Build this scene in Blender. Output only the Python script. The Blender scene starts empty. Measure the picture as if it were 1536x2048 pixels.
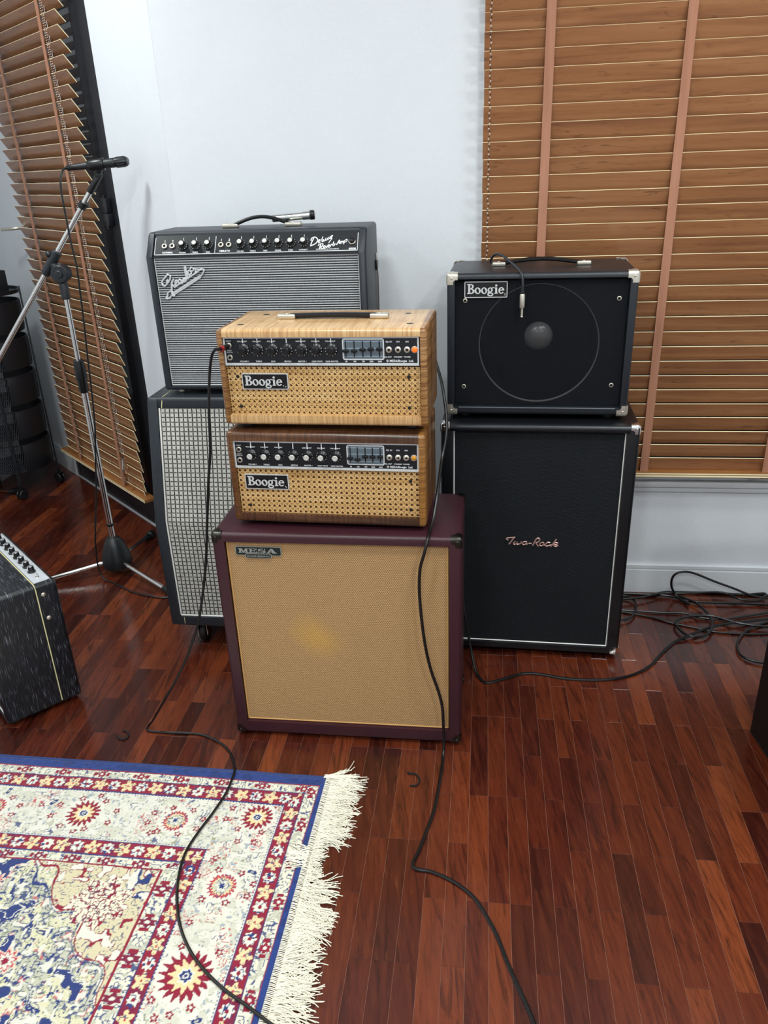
import bpy, bmesh, math, random
import numpy as np
from mathutils import Vector, Matrix, Euler
random.seed(7); RNG = np.random.RandomState(11)
R = math.radians
SC = bpy.context.scene
COL = SC.collection

# ------------------------------------------------------------------ camera, world, lights, exposure
th, ro, CH = R(23.928), R(-2.151), 1.4797
right, up, fwd = Vector((1, 0, 0)), Vector((0, math.sin(th), math.cos(th))), Vector((0, math.cos(th), -math.sin(th)))
cr, sr = math.cos(ro), math.sin(ro)
Rv, Uv = right*cr + up*sr, right*(-sr) + up*cr
cd = bpy.data.cameras.new('camera'); cam = bpy.data.objects.new('camera', cd); COL.objects.link(cam)
cam.matrix_world = Matrix(((Rv.x, Uv.x, -fwd.x, 0), (Rv.y, Uv.y, -fwd.y, 0), (Rv.z, Uv.z, -fwd.z, CH), (0, 0, 0, 1)))
cd.sensor_fit = 'VERTICAL'; cd.sensor_height = 36; cd.lens = 1564.8/2048*36; cd.clip_start = .02
SC.camera = cam
W = bpy.data.worlds.new('world'); SC.world = W; W.use_nodes = True
W.node_tree.nodes['Background'].inputs[0].default_value = (.30, .38, .46, 1)
W.node_tree.nodes['Background'].inputs[1].default_value = .05
SC.view_settings.view_transform = 'Standard'; SC.view_settings.look = 'None'
SC.view_settings.exposure = 0.0; SC.view_settings.gamma = 1.0; SC.view_settings.use_curve_mapping = False
def lamp(x, y, z, power, size, col=(.95, 1, .985)):
    l = bpy.data.lights.new('ceiling_lamp', 'AREA'); l.shape = 'DISK'; l.size = size; l.energy = power; l.color = col
    o = bpy.data.objects.new('ceiling_lamp', l); COL.objects.link(o); o.location = (x, y, z)
for (x, y, p) in ((-.55, .95, 18), (.75, .9, 17), (-1.45, 2.35, 24), (-.6, -.8, 33), (1.1, -.9, 33), (1.35, 1.35, 15), (-1.9, .2, 15)):
    lamp(x, y, 2.72, p, .28)

# ------------------------------------------------------------------ materials
def lin(h):
    h = h.lstrip('#'); v = [int(h[i:i+2], 16)/255 for i in (0, 2, 4)]
    return tuple(c/12.92 if c <= .04045 else ((c+.055)/1.055)**2.4 for c in v)
def c4(h): return (*lin(h), 1) if isinstance(h, str) else (*h, 1)
class NT:
    def __init__(s, name):
        s.m = bpy.data.materials.new(name); s.m.use_nodes = True; s.t = s.m.node_tree
        s.b = s.t.nodes['Principled BSDF']; s.out = s.t.nodes['Material Output']
    def n(s, kind, **kw):
        nd = s.t.nodes.new('ShaderNode'+kind)
        for k, v in kw.items():
            if k.startswith('i_'): nd.inputs[k[2:].replace('_', ' ')].default_value = v
            else: setattr(nd, k, v)
        return nd
    def l(s, a, b): s.t.links.new(a, b)
    def ramp(s, fac, stops):
        r = s.n('ValToRGB'); e = r.color_ramp.elements
        while len(e) < len(stops): e.new(.5)
        for el, (p, c) in zip(e, stops): el.position = p; el.color = c4(c)
        s.l(fac, r.inputs[0]); return r.outputs[0]
    def mix(s, fac, a, b, blend='MIX'):
        m = s.n('MixRGB', blend_type=blend)
        for v, i in ((fac, 0), (a, 1), (b, 2)):
            if hasattr(v, 'links') or hasattr(v, 'is_output'): s.l(v, m.inputs[i])
            elif i == 0: m.inputs[0].default_value = v
            else: m.inputs[i].default_value = c4(v)
        return m.outputs[0]
    def math(s, op, a, b=None):
        m = s.n('Math', operation=op)
        for v, i in ((a, 0), (b, 1)):
            if v is None: continue
            if hasattr(v, 'is_output'): s.l(v, m.inputs[i])
            else: m.inputs[i].default_value = v
        return m.outputs[0]
    def coord(s, scale=(1, 1, 1), rot=(0, 0, 0), kind='Object', rnd=False):
        if kind == 'Position': src = s.n('NewGeometry').outputs['Position']
        else: src = s.n('TexCoord').outputs[kind]
        if rnd:
            oi = s.n('ObjectInfo').outputs['Random']; isl = s.n('NewGeometry').outputs['Random Per Island']
            v = s.math('FRACT', s.math('ADD', oi, isl)); s.rand = v
            comb = s.n('CombineXYZ')
            for i, k in enumerate((37.1, 91.7, 13.3)): s.l(s.math('MULTIPLY', v, k), comb.inputs[i])
        mp = s.n('Mapping'); mp.inputs['Scale'].default_value = scale; mp.inputs['Rotation'].default_value = rot
        s.l(src, mp.inputs[0])
        if rnd:
            ad = s.n('VectorMath', operation='ADD'); s.l(mp.outputs[0], ad.inputs[0]); s.l(comb.outputs[0], ad.inputs[1]); return ad.outputs[0]
        return mp.outputs[0]
    def noise(s, vec, scale, detail=3, rough=.5, dist=0):
        n = s.n('TexNoise'); n.inputs['Scale'].default_value = scale; n.inputs['Detail'].default_value = detail
        n.inputs['Roughness'].default_value = rough; n.inputs['Distortion'].default_value = dist
        s.l(vec, n.inputs['Vector']); return n.outputs[0]
    def bump(s, h, strength=.3, dist=.001):
        b = s.n('Bump'); b.inputs['Strength'].default_value = strength; b.inputs['Distance'].default_value = dist
        s.l(h, b.inputs['Height']); s.l(b.outputs[0], s.b.inputs['Normal'])
def plain(name, col, rough=.5, metal=0, coat=0, spec=None):
    t = NT(name); t.b.inputs['Base Color'].default_value = c4(col); t.b.inputs['Roughness'].default_value = rough
    t.b.inputs['Metallic'].default_value = metal; t.b.inputs['Coat Weight'].default_value = coat
    if spec is not None: t.b.inputs['Specular IOR Level'].default_value = spec
    return t.m
def leather(name, col, rough=.45, scale=900, strength=.35, wear=None):
    t = NT(name); v = t.coord()
    n = t.noise(v, scale, 3, .6)
    vo = t.n('TexVoronoi'); vo.inputs['Scale'].default_value = scale*.6; t.l(v, vo.inputs['Vector'])
    base = t.mix(t.noise(v, 9, 4, .6), col, tuple(c*1.35 for c in lin(col)))
    if wear:
        w = t.ramp(t.noise(v, 42, 6, .75), [(.665, '#000000'), (.70, '#ffffff')])
        base = t.mix(w, base, wear)
    t.l(base, t.b.inputs['Base Color'])
    t.b.inputs['Roughness'].default_value = rough
    t.bump(t.math('ADD', n, vo.outputs[0]), strength, .0006); return t.m
def wood(name, cols, axis=0, grain=1., rough=.35, figure=0, figcol='#ffffff', coat=.2, knots=0, rnd=False, coordkind='Object'):
    t = NT(name); sc = [34, 34, 34]; sc[axis] = 2.2
    v = t.coord(tuple(s*grain for s in sc), rnd=rnd, kind=coordkind)
    n = t.noise(v, 1, 6, .62, .6)
    col = t.ramp(n, [(.28, cols[0]), (.5, cols[1]), (.72, cols[2])])
    fine = t.noise(v, 7, 3, .7)
    col = t.mix(t.ramp(fine, [(.3, '#5a5a5a'), (.7, '#000000')]), col, cols[0])
    if figure:
        sc2 = [6, 6, 6]; sc2[axis] = 190
        f = t.noise(t.coord(tuple(sc2), rnd=rnd), 1, 4, .62, .5)
        fr = t.ramp(f, [(.42, '#ffffff'), (.56, '#000000')])
        m = t.n('MixRGB', blend_type='MULTIPLY'); m.inputs[0].default_value = figure
        t.l(col, m.inputs[1]); t.l(t.mix(fr, '#ffffff', figcol), m.inputs[2]); col = m.outputs[0]
    if knots:
        v2 = t.coord((8 if axis else 9, 60, 60), rnd=rnd)
        k = t.noise(v2, 1, 5, .7, 1.2)
        col = t.mix(t.ramp(k, [(.575, '#000000'), (.64, '#9a9a9a'), (.72, '#e0e0e0')]), col, knots)
    t.l(col, t.b.inputs['Base Color']); t.b.inputs['Roughness'].default_value = rough; t.b.inputs['Coat Weight'].default_value = coat
    t.b.inputs['Coat Roughness'].default_value = .2
    t.bump(fine, .12, .0004); return t.m
def plaster(name, col):
    t = NT(name); v = t.coord(kind='Position')
    n = t.noise(v, 60, 5, .6); n2 = t.noise(v, 7, 4, .6)
    t.l(t.mix(n2, col, tuple(c*.94 for c in lin(col))), t.b.inputs['Base Color']); t.b.inputs['Roughness'].default_value = .38
    t.bump(t.math('ADD', n, n2), .25, .003); return t.m
def floorwood():
    t = NT('merbau_plank'); v = t.coord((46, 4.5, 30), (0, 0, R(7.72)), 'Position', rnd=True)
    n = t.noise(v, 1, 7, .66, 1.1)
    fine = t.noise(v, 6, 4, .7)
    tone = t.ramp(t.rand, [(0, '#36130d'), (.2, '#441910'), (.5, '#522013'), (.85, '#612a17'), (1, '#783a20')])
    light = t.mix(n, '#a45f36', '#562213')
    m = t.mix(t.ramp(n, [(.30, '#686868'), (.52, '#101010'), (.62, '#000000')]), tone, light)
    m = t.mix(t.ramp(n, [(.52, '#000000'), (.66, '#d8d8d8')]), m, '#200a07'); st_ = t.noise(v, 2.6, 5, .7, .4); m = t.mix(t.ramp(st_, [(.50, '#000000'), (.62, '#9c9c9c')]), m, '#2c0f0a'); m = t.mix(t.ramp(st_, [(.30, '#707070'), (.42, '#000000')]), m, '#a05a30')
    m = t.mix(t.ramp(fine, [(.35, '#505050'), (.62, '#000000')]), m, '#2a0e09')
    t.l(m, t.b.inputs['Base Color']); t.b.inputs['Roughness'].default_value = .34
    t.l(t.ramp(fine, [(.2, '#6a6a6a'), (.9, '#8e8e8e')]), t.b.inputs['Roughness'])
    t.b.inputs['Specular IOR Level'].default_value = .62
    t.bump(fine, .10, .0005); return t.m
def weave(name, a, b, su, sz, rough=.8, strength=.6, stain=None, diag=True, axisz=2):
    # woven cloth: two crossing wave sets in the local xz plane
    t = NT(name); src = t.n('TexCoord').outputs['Object']; sp = t.n('SeparateXYZ'); t.l(src, sp.inputs[0])
    x = t.math('MULTIPLY', sp.outputs[0], su*math.tau); z = t.math('MULTIPLY', sp.outputs[axisz], sz*math.tau)
    if diag:
        row = t.math('FLOOR', t.math('MULTIPLY', sp.outputs[axisz], sz))
        x = t.math('ADD', x, t.math('MULTIPLY', row, 2.05))
    h = t.math('MULTIPLY', t.math('ADD', t.math('SINE', x), 1), .5)
    hz = t.math('ABSOLUTE', t.math('SINE', t.math('MULTIPLY', z, .5)))
    hh = t.math('MULTIPLY', h, hz)
    col = t.ramp(hh, [(.06, a), (.55, b)])
    big = t.noise(t.coord((1, 1, 1)), 14, 4, .6)
    col = t.mix(t.ramp(big, [(.35, '#383838'), (.7, '#000000')]), col, a)
    if stain:
        (cx, cz, r, sc) = stain
        dx = t.math('SUBTRACT', sp.outputs[0], cx); dz = t.math('SUBTRACT', sp.outputs[axisz], cz)
        dx = t.math('ADD', dx, t.math('MULTIPLY', dz, .35))
        d = t.math('SQRT', t.math('ADD', t.math('MULTIPLY', dx, dx), t.math('MULTIPLY', dz, dz)))
        d = t.math('ADD', d, t.math('MULTIPLY', t.math('SUBTRACT', big, .5), .06))
        f = t.math('MULTIPLY', t.ramp(t.math('DIVIDE', d, r), [(.1, '#ffffff'), (1, '#000000')]), .62)
        mm = t.n('MixRGB', blend_type='MIX'); t.l(t.math('MULTIPLY', f, t.math('ADD', t.math('MULTIPLY', hh, .55), .25)), mm.inputs[0]); t.l(col, mm.inputs[1]); mm.inputs[2].default_value = c4(sc); col = mm.outputs[0]
    t.l(col, t.b.inputs['Base Color']); t.b.inputs['Roughness'].default_value = rough
    t.b.inputs['Specular IOR Level'].default_value = .25
    t.bump(hh, strength, .0008); return t

WHITE = plaster('white_plaster', '#dfe3e8')
CEIL = plain('ceiling_paint', '#e4e6e8', .8)
TRIM = plain('white_trim_paint', '#dcdfe3', .3)
PLANK = floorwood()
SUB = plain('joint_highlight_tan', '#8f6250', .6)  # pale tan in the plank gaps paints in the highlight of bevelled edges
TOLEX = leather('black_tolex', '#191d23', .36)
TOLEXG = leather('grey_black_tolex', '#1e232a', .42)
BURG = leather('burgundy_tolex', '#34161f', .4, 700, .22, wear='#6e4c55')
SMOOTHBLK = plain('black_plastic', '#0b0c0e', .35)
MATBLK = plain('matte_black', '#08090a', .7)
RUBBER = plain('black_rubber', '#0c0d0e', .55)
CHROME = plain('chrome', '#dfe0de', .16, 1)
NICKEL = plain('nickel', '#d3cdbf', .36, .8)
DKMETAL = plain('dark_metal', '#4a4843', .3, 1)
SILVER = plain('silver_print', '#d6d8d8', .35, .25)
WPRINT = plain('white_print', '#e6e8ea', .5)
WPIPE = plain('white_piping', '#f2f2ee', .45)
CPIPE = plain('cream_piping', '#d8cf9c', .45)
PANEL = plain('black_panel', '#15181d', .32)
EQGREY = plain('eq_grey', '#5b6670', .4)
EQLINE = plain('eq_light_line', '#9db3bd', .4)
CREAM = plain('cream_edge', '#fff0c4', .5)
TAPE = wood('ladder_tape', ('#996850', '#ac785e', '#b8866b'), 2, .7, .8, coat=0)
SLAT = wood('slat_wood', ('#835539', '#a26e48', '#b27f57'), 0, .8, .36, coat=.4, knots='#4a2a18', rnd=True)
RAIL = wood('rail_wood', ('#6b421e', '#966132', '#b07a45'), 0, 1, .45, rnd=True)
BLKFRAME = plain('black_aluminium', '#16191f', .42)
CAPWHITE = plain('satin_silver_cap', '#dcdcd6', .28, .35)
CABLE = plain('black_cable', '#0b0b0c', .33)
RED = plain('red_ring', '#8e1d22', .35)
MAPLE_X = wood('maple_length', ('#c59c68', '#d3ae7c', '#dcbb8b'), 0, .7, .3, figure=.5, figcol='#b98f5e', coat=.35)
MAPLE_Z = wood('maple_upright', ('#7a5229', '#9d7242', '#b98d58'), 2, .7, .3, figure=.75, figcol='#8a5f34', coat=.35)
WAL_X = wood('walnut_length', ('#2a170d', '#5a3822', '#8a6242'), 0, .55, .3, figure=.5, figcol='#6a4326', coat=.4)
WAL_Z = wood('walnut_upright', ('#34190b', '#6f4520', '#b07c3c'), 2, .5, .3, figure=.5, figcol='#5d3a1c', coat=.4)
CANE = wood('cane_strand', ('#b88a4c', '#d9b073', '#ecca93'), 0, 1.5, .5, coat=.1)
CANEB = plain('cane_backing', '#5a3518', .8)
def glass(name, col='#ffffff', rough=0.0):
    t = NT(name); t.b.inputs['Base Color'].default_value = c4(col); t.b.inputs['Roughness'].default_value = rough
    t.b.inputs['Transmission Weight'].default_value = 1; t.b.inputs['IOR'].default_value = 1.45; return t.m
GLASS = glass('window_glass'); ACRYL = glass('clear_acrylic')

# ------------------------------------------------------------------ geometry collector
class G:
    def __init__(s): s.v = []; s.f = []; s.m = []; s.sm = []
    def add(s, vs, fs, mat=0, smooth=False):
        o = len(s.v); s.v += [tuple(v) for v in vs]; s.f += [tuple(i+o for i in f) for f in fs]
        s.m += [mat]*len(fs); s.sm += [smooth]*len(fs); return s
    def addbm(s, bm, mat=0, smooth=False):
        bm.verts.ensure_lookup_table(); bm.verts.index_update()
        s.add([v.co[:] for v in bm.verts], [[v.index for v in f.verts] for f in bm.faces], mat, smooth); bm.free(); return s
    def box(s, x0, x1, y0, y1, z0, z1, bev=0, mat=0, seg=2):
        if not bev:
            v = [(x, y, z) for x in (x0, x1) for y in (y0, y1) for z in (z0, z1)]
            return s.add(v, [(0, 1, 3, 2), (4, 6, 7, 5), (0, 4, 5, 1), (2, 3, 7, 6), (0, 2, 6, 4), (1, 5, 7, 3)], mat)
        bm = bmesh.new(); bmesh.ops.create_cube(bm, size=1)
        for v in bm.verts: v.co = ((x0+x1)/2+v.co.x*(x1-x0), (y0+y1)/2+v.co.y*(y1-y0), (z0+z1)/2+v.co.z*(z1-z0))
        bmesh.ops.bevel(bm, geom=bm.edges[:], offset=bev, segments=seg, affect='EDGES', profile=.5)
        return s.addbm(bm, mat, True)
    def lathe(s, prof, org=(0, 0, 0), axis=(0, 0, 1), seg=20, mat=0, smooth=True, caps=True):
        ax = Vector(axis).normalized(); a = ax.orthogonal().normalized(); b = ax.cross(a); org = Vector(org)
        vs, fs = [], []; n = len(prof)
        for r, h in prof:
            for k in range(seg):
                t = math.tau*k/seg; vs.append(org+ax*h+(a*math.cos(t)+b*math.sin(t))*r)
        for i in range(n-1):
            for k in range(seg): fs.append((i*seg+k, i*seg+(k+1) % seg, (i+1)*seg+(k+1) % seg, (i+1)*seg+k))
        if caps and prof[0][0] > 1e-6: fs.append(tuple(range(seg-1, -1, -1)))
        if caps and prof[-1][0] > 1e-6: fs.append(tuple((n-1)*seg+k for k in range(seg)))
        return s.add(vs, fs, mat, smooth)
    def cyl(s, p0, p1, r, r1=None, seg=16, mat=0, bev=0):
        d = Vector(p1)-Vector(p0); L = d.length; r1 = r if r1 is None else r1
        pr = [(r, 0), (r1, L)] if not bev else [(r-bev, 0), (r, bev), (r1, L-bev), (r1-bev, L)]
        return s.lathe(pr, p0, d, seg, mat)
    def ball(s, c, r, mat=0, seg=14, ax=(0, 0, 1), sq=1, h=1.0):
        n = 8; pr = [(max(1e-7, r*math.sin(math.pi*i/n*h)), -r*sq*math.cos(math.pi*i/n*h)) for i in range(n+1)]
        return s.lathe(pr, c, ax, seg, mat)
    def tube(s, pts, r, seg=8, mat=0, smooth=True, res=0, flat=1.0, nrm=None):
        P = [Vector(p) for p in pts]
        rr = r if isinstance(r, (list, tuple)) else [r]*len(P)
        if res:
            Q, q = [], []
            for i in range(len(P)-1):
                p0, p1, p2, p3 = P[max(i-1, 0)], P[i], P[i+1], P[min(i+2, len(P)-1)]
                for k in range(res):
                    t = k/res; Q.append(.5*((2*p1)+(p2-p0)*t+(2*p0-5*p1+4*p2-p3)*t*t+(3*p1-p0-3*p2+p3)*t**3)); q.append(rr[i]*(1-t)+rr[i+1]*t)
            Q.append(P[-1]); q.append(rr[-1]); P, rr = Q, q
        vs, fs = [], []; prev = None
        for i, p in enumerate(P):
            d = (P[min(i+1, len(P)-1)]-P[max(i-1, 0)])
            if d.length < 1e-9: d = Vector((0, 0, 1))
            d.normalize()
            if nrm is not None: a = Vector(nrm)
            elif prev is None: a = d.orthogonal()
            else: a = prev-d*prev.dot(d)
            a = a-d*a.dot(d)
            if a.length < 1e-6: a = d.orthogonal()
            a.normalize(); prev = a; b = d.cross(a)
            for k in range(seg):
                t = math.tau*(k+.5)/seg; vs.append(p+(a*math.cos(t)*flat+b*math.sin(t))*rr[i])
        for i in range(len(P)-1):
            for k in range(seg): fs.append((i*seg+k, i*seg+(k+1) % seg, (i+1)*seg+(k+1) % seg, (i+1)*seg+k))
        fs += [tuple(range(seg-1, -1, -1)), tuple((len(P)-1)*seg+k for k in range(seg))]
        return s.add(vs, fs, mat, smooth)
    def poly(s, pts, y0, y1, mat=0):           # xz outline extruded from y0 (front) to y1
        n = len(pts); vs = [(x, y0, z) for x, z in pts]+[(x, y1, z) for x, z in pts]
        fs = [tuple(range(n)), tuple(range(2*n-1, n-1, -1))]+[(i, i+n, (i+1) % n+n, (i+1) % n) for i in range(n)]
        return s.add(vs, fs, mat)
    def rrect(s, x0, x1, z0, z1, r, y0, y1, mat=0, seg=4):
        p = []
        for cx, cz, a0 in ((x1-r, z0+r, -90), (x1-r, z1-r, 0), (x0+r, z1-r, 90), (x0+r, z0+r, 180)):
            for k in range(seg+1): a = R(a0+90*k/seg); p.append((cx+r*math.cos(a), cz+r*math.sin(a)))
        return s.poly(p, y0, y1, mat)
    def frame(s, x0, x1, z0, z1, t, y0, y1, mat=0):
        s.box(x0, x1, y0, y1, z0, z0+t, mat=mat); s.box(x0, x1, y0, y1, z1-t, z1, mat=mat)
        s.box(x0, x0+t, y0, y1, z0+t, z1-t, mat=mat); return s.box(x1-t, x1, y0, y1, z0+t, z1-t, mat=mat)
    def ring(s, cx, cz, rx, rz, ix, iz, y0, y1, a0=0, a1=360, mat=0, n=28, tilt=0, ox=0, oz=0):
        vs, fs = [], []; full = abs(a1-a0) >= 360
        m = n if full else n+1
        ct, st = math.cos(R(tilt)), math.sin(R(tilt))
        for k in range(m):
            a = R(a0+(a1-a0)*k/n)
            for (p, q, px, pz) in ((rx, rz, 0, 0), (ix, iz, ox, oz)):
                u, w = px+p*math.cos(a), pz+q*math.sin(a)
                for y in (y0, y1): vs.append((cx+u*ct-w*st, y, cz+u*st+w*ct))
        for k in range(n):
            j = (k+1) % m; A, B = k*4, j*4
            fs += [(A, B, B+2, A+2), (A+1, A+3, B+3, B+1), (A, A+1, B+1, B), (A+2, B+2, B+3, A+3)]
        if not full: fs += [(0, 2, 3, 1), (m*4-4, m*4-3, m*4-1, m*4-2)]
        return s.add(vs, fs, mat)
    def text(s, body, x, z, size, y=0, ext=.0002, mat=0, align='CENTER', shear=0, rot=0, off=0, sx=1):
        cu = bpy.data.curves.new('t', 'FONT'); cu.body = body; cu.size = size; cu.align_x = align; cu.shear = shear; cu.offset = off; cu.resolution_u = 2
        o = bpy.data.objects.new('t', cu); COL.objects.link(o); bpy.context.view_layer.update()
        me = o.evaluated_get(bpy.context.evaluated_depsgraph_get()).to_mesh()
        c, q = math.cos(R(rot)), math.sin(R(rot)); vs = [(v.co.x*sx, v.co.y) for v in me.vertices]
        vs = [(x+a*c-b*q, y-ext, z+a*q+b*c) for a, b in vs]; fs = [tuple(p.vertices) for p in me.polygons]
        s.add(vs, fs, mat); o.to_mesh_clear(); bpy.data.objects.remove(o); bpy.data.curves.remove(cu); return s
    def mesh(s, name, mats):
        me = bpy.data.meshes.new(name); me.from_pydata(s.v, [], s.f)
        for m in mats: me.materials.append(m)
        me.polygons.foreach_set('material_index', s.m); me.polygons.foreach_set('use_smooth', s.sm)
        me.update()
        if any(s.sm): me.set_sharp_from_angle(angle=R(35))
        return me

def tag(o, label=None, cat=None, group=None, kind=None):
    for k, v in (('label', label), ('category', cat), ('group', group), ('kind', kind)):
        if v: o[k] = v
    return o
def obj(name, g, mats, parent=None, loc=(0, 0, 0), rot=None, **kw):
    if not isinstance(mats, (list, tuple)): mats = [mats]
    me = g if isinstance(g, bpy.types.Mesh) else g.mesh(name, mats)
    o = bpy.data.objects.new(name, me); COL.objects.link(o); o.location = loc
    if rot: o.rotation_euler = rot
    if parent: o.parent = parent
    return tag(o, **kw)
def thing(name, loc, rz, label, cat, group=None):
    o = bpy.data.objects.new(name, None); COL.objects.link(o); o.location = loc; o.rotation_euler = (0, 0, rz)
    o.empty_display_size = .05
    return tag(o, label, cat, group)
def copyt(o, parent=None, loc=None):
    c = o.copy(); COL.objects.link(c); c.parent = parent
    if loc is not None: c.location = loc
    for ch in o.children: copyt(ch, c)
    return c

def cabinet(g, w, prof, t, r, mats=(0, 0), tt=None, tb=None, back=.012):
    """open-front cabinet, prof = yz outline: front-bottom, [front kinks], front-top, back-top, back-bottom"""
    tt = tt or t; tb = tb or t
    for side in (0, 1):
        x0, x1 = (0, t) if side == 0 else (w-t, w)
        bm = bmesh.new(); A = [bm.verts.new((x0, y, z)) for y, z in prof]; B = [bm.verts.new((x1, y, z)) for y, z in prof]
        n = len(prof)
        bm.faces.new(A); bm.faces.new(B[::-1])
        for i in range(n): bm.faces.new((A[i], B[i], B[(i+1) % n], A[(i+1) % n]))
        bmesh.ops.recalc_face_normals(bm, faces=bm.faces)
        xo = 0 if side == 0 else w
        ed = [e for e in bm.edges if all(abs(v.co.x-xo) < 1e-6 for v in e.verts) or abs(e.verts[0].co.x-e.verts[1].co.x) > 1e-6]
        if n > 4:   # leave the kink edge unrounded
            ks = [(y, z) for y, z in prof[1:-3]]
            ed = [e for e in ed if not (abs(e.verts[0].co.x-e.verts[1].co.x) > 1e-6 and any(abs(e.verts[0].co.y-y)+abs(e.verts[0].co.z-z) < 1e-5 for y, z in ks))]
        bmesh.ops.bevel(bm, geom=ed, offset=r, segments=4, affect='EDGES', profile=.5, clamp_overlap=True)
        g.addbm(bm, mats[1], True)
    e = 0
    def board(y0, y1, z0, z1, top):
        bm = bmesh.new(); bmesh.ops.create_cube(bm, size=1)
        for v in bm.verts: v.co = (w/2+v.co.x*(w-2*t+e), (y0+y1)/2+v.co.y*(y1-y0), (z0+z1)/2+v.co.z*(z1-z0))
        zo = z1 if top else z0
        ed = [k for k in bm.edges if abs(k.verts[0].co.x-k.verts[1].co.x) > 1e-6 and abs(k.verts[0].co.z-zo) < 1e-6]
        bmesh.ops.bevel(bm, geom=ed, offset=r, segments=4, affect='EDGES', profile=.5)
        g.addbm(bm, mats[0], True)
    ft, bt, fb, bb = prof[-3], prof[-2], prof[0], prof[-1]
    board(ft[0], bt[0], ft[1]-tt, ft[1], True); board(fb[0], bb[0], fb[1], fb[1]+tb, False)
    g.box(t, w-t, bb[0]-back-.002, bb[0]-.002, fb[1]+tb, min(bt[1], ft[1])-tt, mat=mats[0]) if abs(bt[0]-bb[0]) < 1e-6 else None
    return g
def corner_caps(w, d, H, s=.03, front_only=False, th=.0022):
    """metal corner caps as meshes in cabinet space; returns list of (G)"""
    out = []
    for x in (0, 1):
        for z in (0, 1):
            for y in ((0,) if front_only else (0, 1)):
                g = G(); X = (-th, s) if x == 0 else (w-s, w+th); Z = (-th, s) if z == 0 else (H-s, H+th); Y = (-th, s) if y == 0 else (d-s, d+th)
                bm = bmesh.new(); bmesh.ops.create_cube(bm, size=1)
                for v in bm.verts: v.co = ((X[0]+X[1])/2+v.co.x*(X[1]-X[0]), (Y[0]+Y[1])/2+v.co.y*(Y[1]-Y[0]), (Z[0]+Z[1])/2+v.co.z*(Z[1]-Z[0]))
                c = Vector((X[0] if x == 0 else X[1], Y[0] if y == 0 else Y[1], Z[0] if z == 0 else Z[1]))
                inner = Vector((X[1] if x == 0 else X[0], Y[1] if y == 0 else Y[0], Z[1] if z == 0 else Z[0]))
                bmesh.ops.delete(bm, geom=[f for f in bm.faces if any(abs((f.calc_center_median()-inner)[i]) < 1e-6 and all(abs(v.co[i]-inner[i]) < 1e-6 for v in f.verts) for i in range(3))], context='FACES')
                # clip the three far corners so that the cap has lobed outline
                ed = [e for e in bm.edges if any((v.co-c).length < 1e-6 for v in e.verts)]
                far = [v for v in bm.verts if sum(abs(v.co[i]-inner[i]) < 1e-6 for i in range(3)) == 2]
                bmesh.ops.bevel(bm, geom=far, offset=s*.42, segments=3, affect='VERTICES')
                ed = [e for e in bm.edges if e.is_valid and any((v.co-c).length < 1e-6 for v in e.verts)]
                bmesh.ops.bevel(bm, geom=ed, offset=.010, segments=4, affect='EDGES', profile=.5)
                for f in bm.faces[:]: pass
                bmesh.ops.solidify(bm, geom=bm.faces[:], thickness=th*.8)
                g.addbm(bm, 0, True)
                g.ball((c.x+(1 if x == 0 else -1)*s*.5, c.y+(0.0003 if y == 0 else -.0003), c.z+(1 if z == 0 else -1)*s*.5), .0035, 0, 8, (0, -1 if y == 0 else 1, 0), .6)
                out.append(g)
    return out
def place(name, x, y, z, yawd, w, d, label, cat, group=None):
    a = R(yawd); T = thing(name, (x+math.cos(a)*w/2-math.sin(a)*d/2, y+math.sin(a)*w/2+math.cos(a)*d/2, z), a, label, cat, group)
    T['_off'] = 0; del T['_off']
    return T, (-w/2, -d/2, 0)
def handle(T, off, x0, x1, y, z, rise, capL=.036, wid=.019, strap=CABLE, sag=False, metal=NICKEL):
    g = G(); n = 9; pts = []
    for i in range(n):
        t = i/(n-1); pts.append((x0+capL*.7+(x1-x0-capL*1.4)*t, y, z+.007+rise*math.sin(math.pi*t)))
    g.tube(pts, wid*.42, 12, 0, res=3, flat=.62, nrm=(0, 0, 1))
    h = obj('handle', g, strap, T, off)
    for a, b in ((x0, x0+capL), (x1-capL, x1)):
        c = G(); c.box(a, b, y-wid/2, y+wid/2, z, z+.012, .004, 0, 3); c.ball(((a+b)/2, y, z+.012), .0035, 0, 8, (0, 0, 1), .5)
        obj('handle_cap', c, metal, h)
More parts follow.
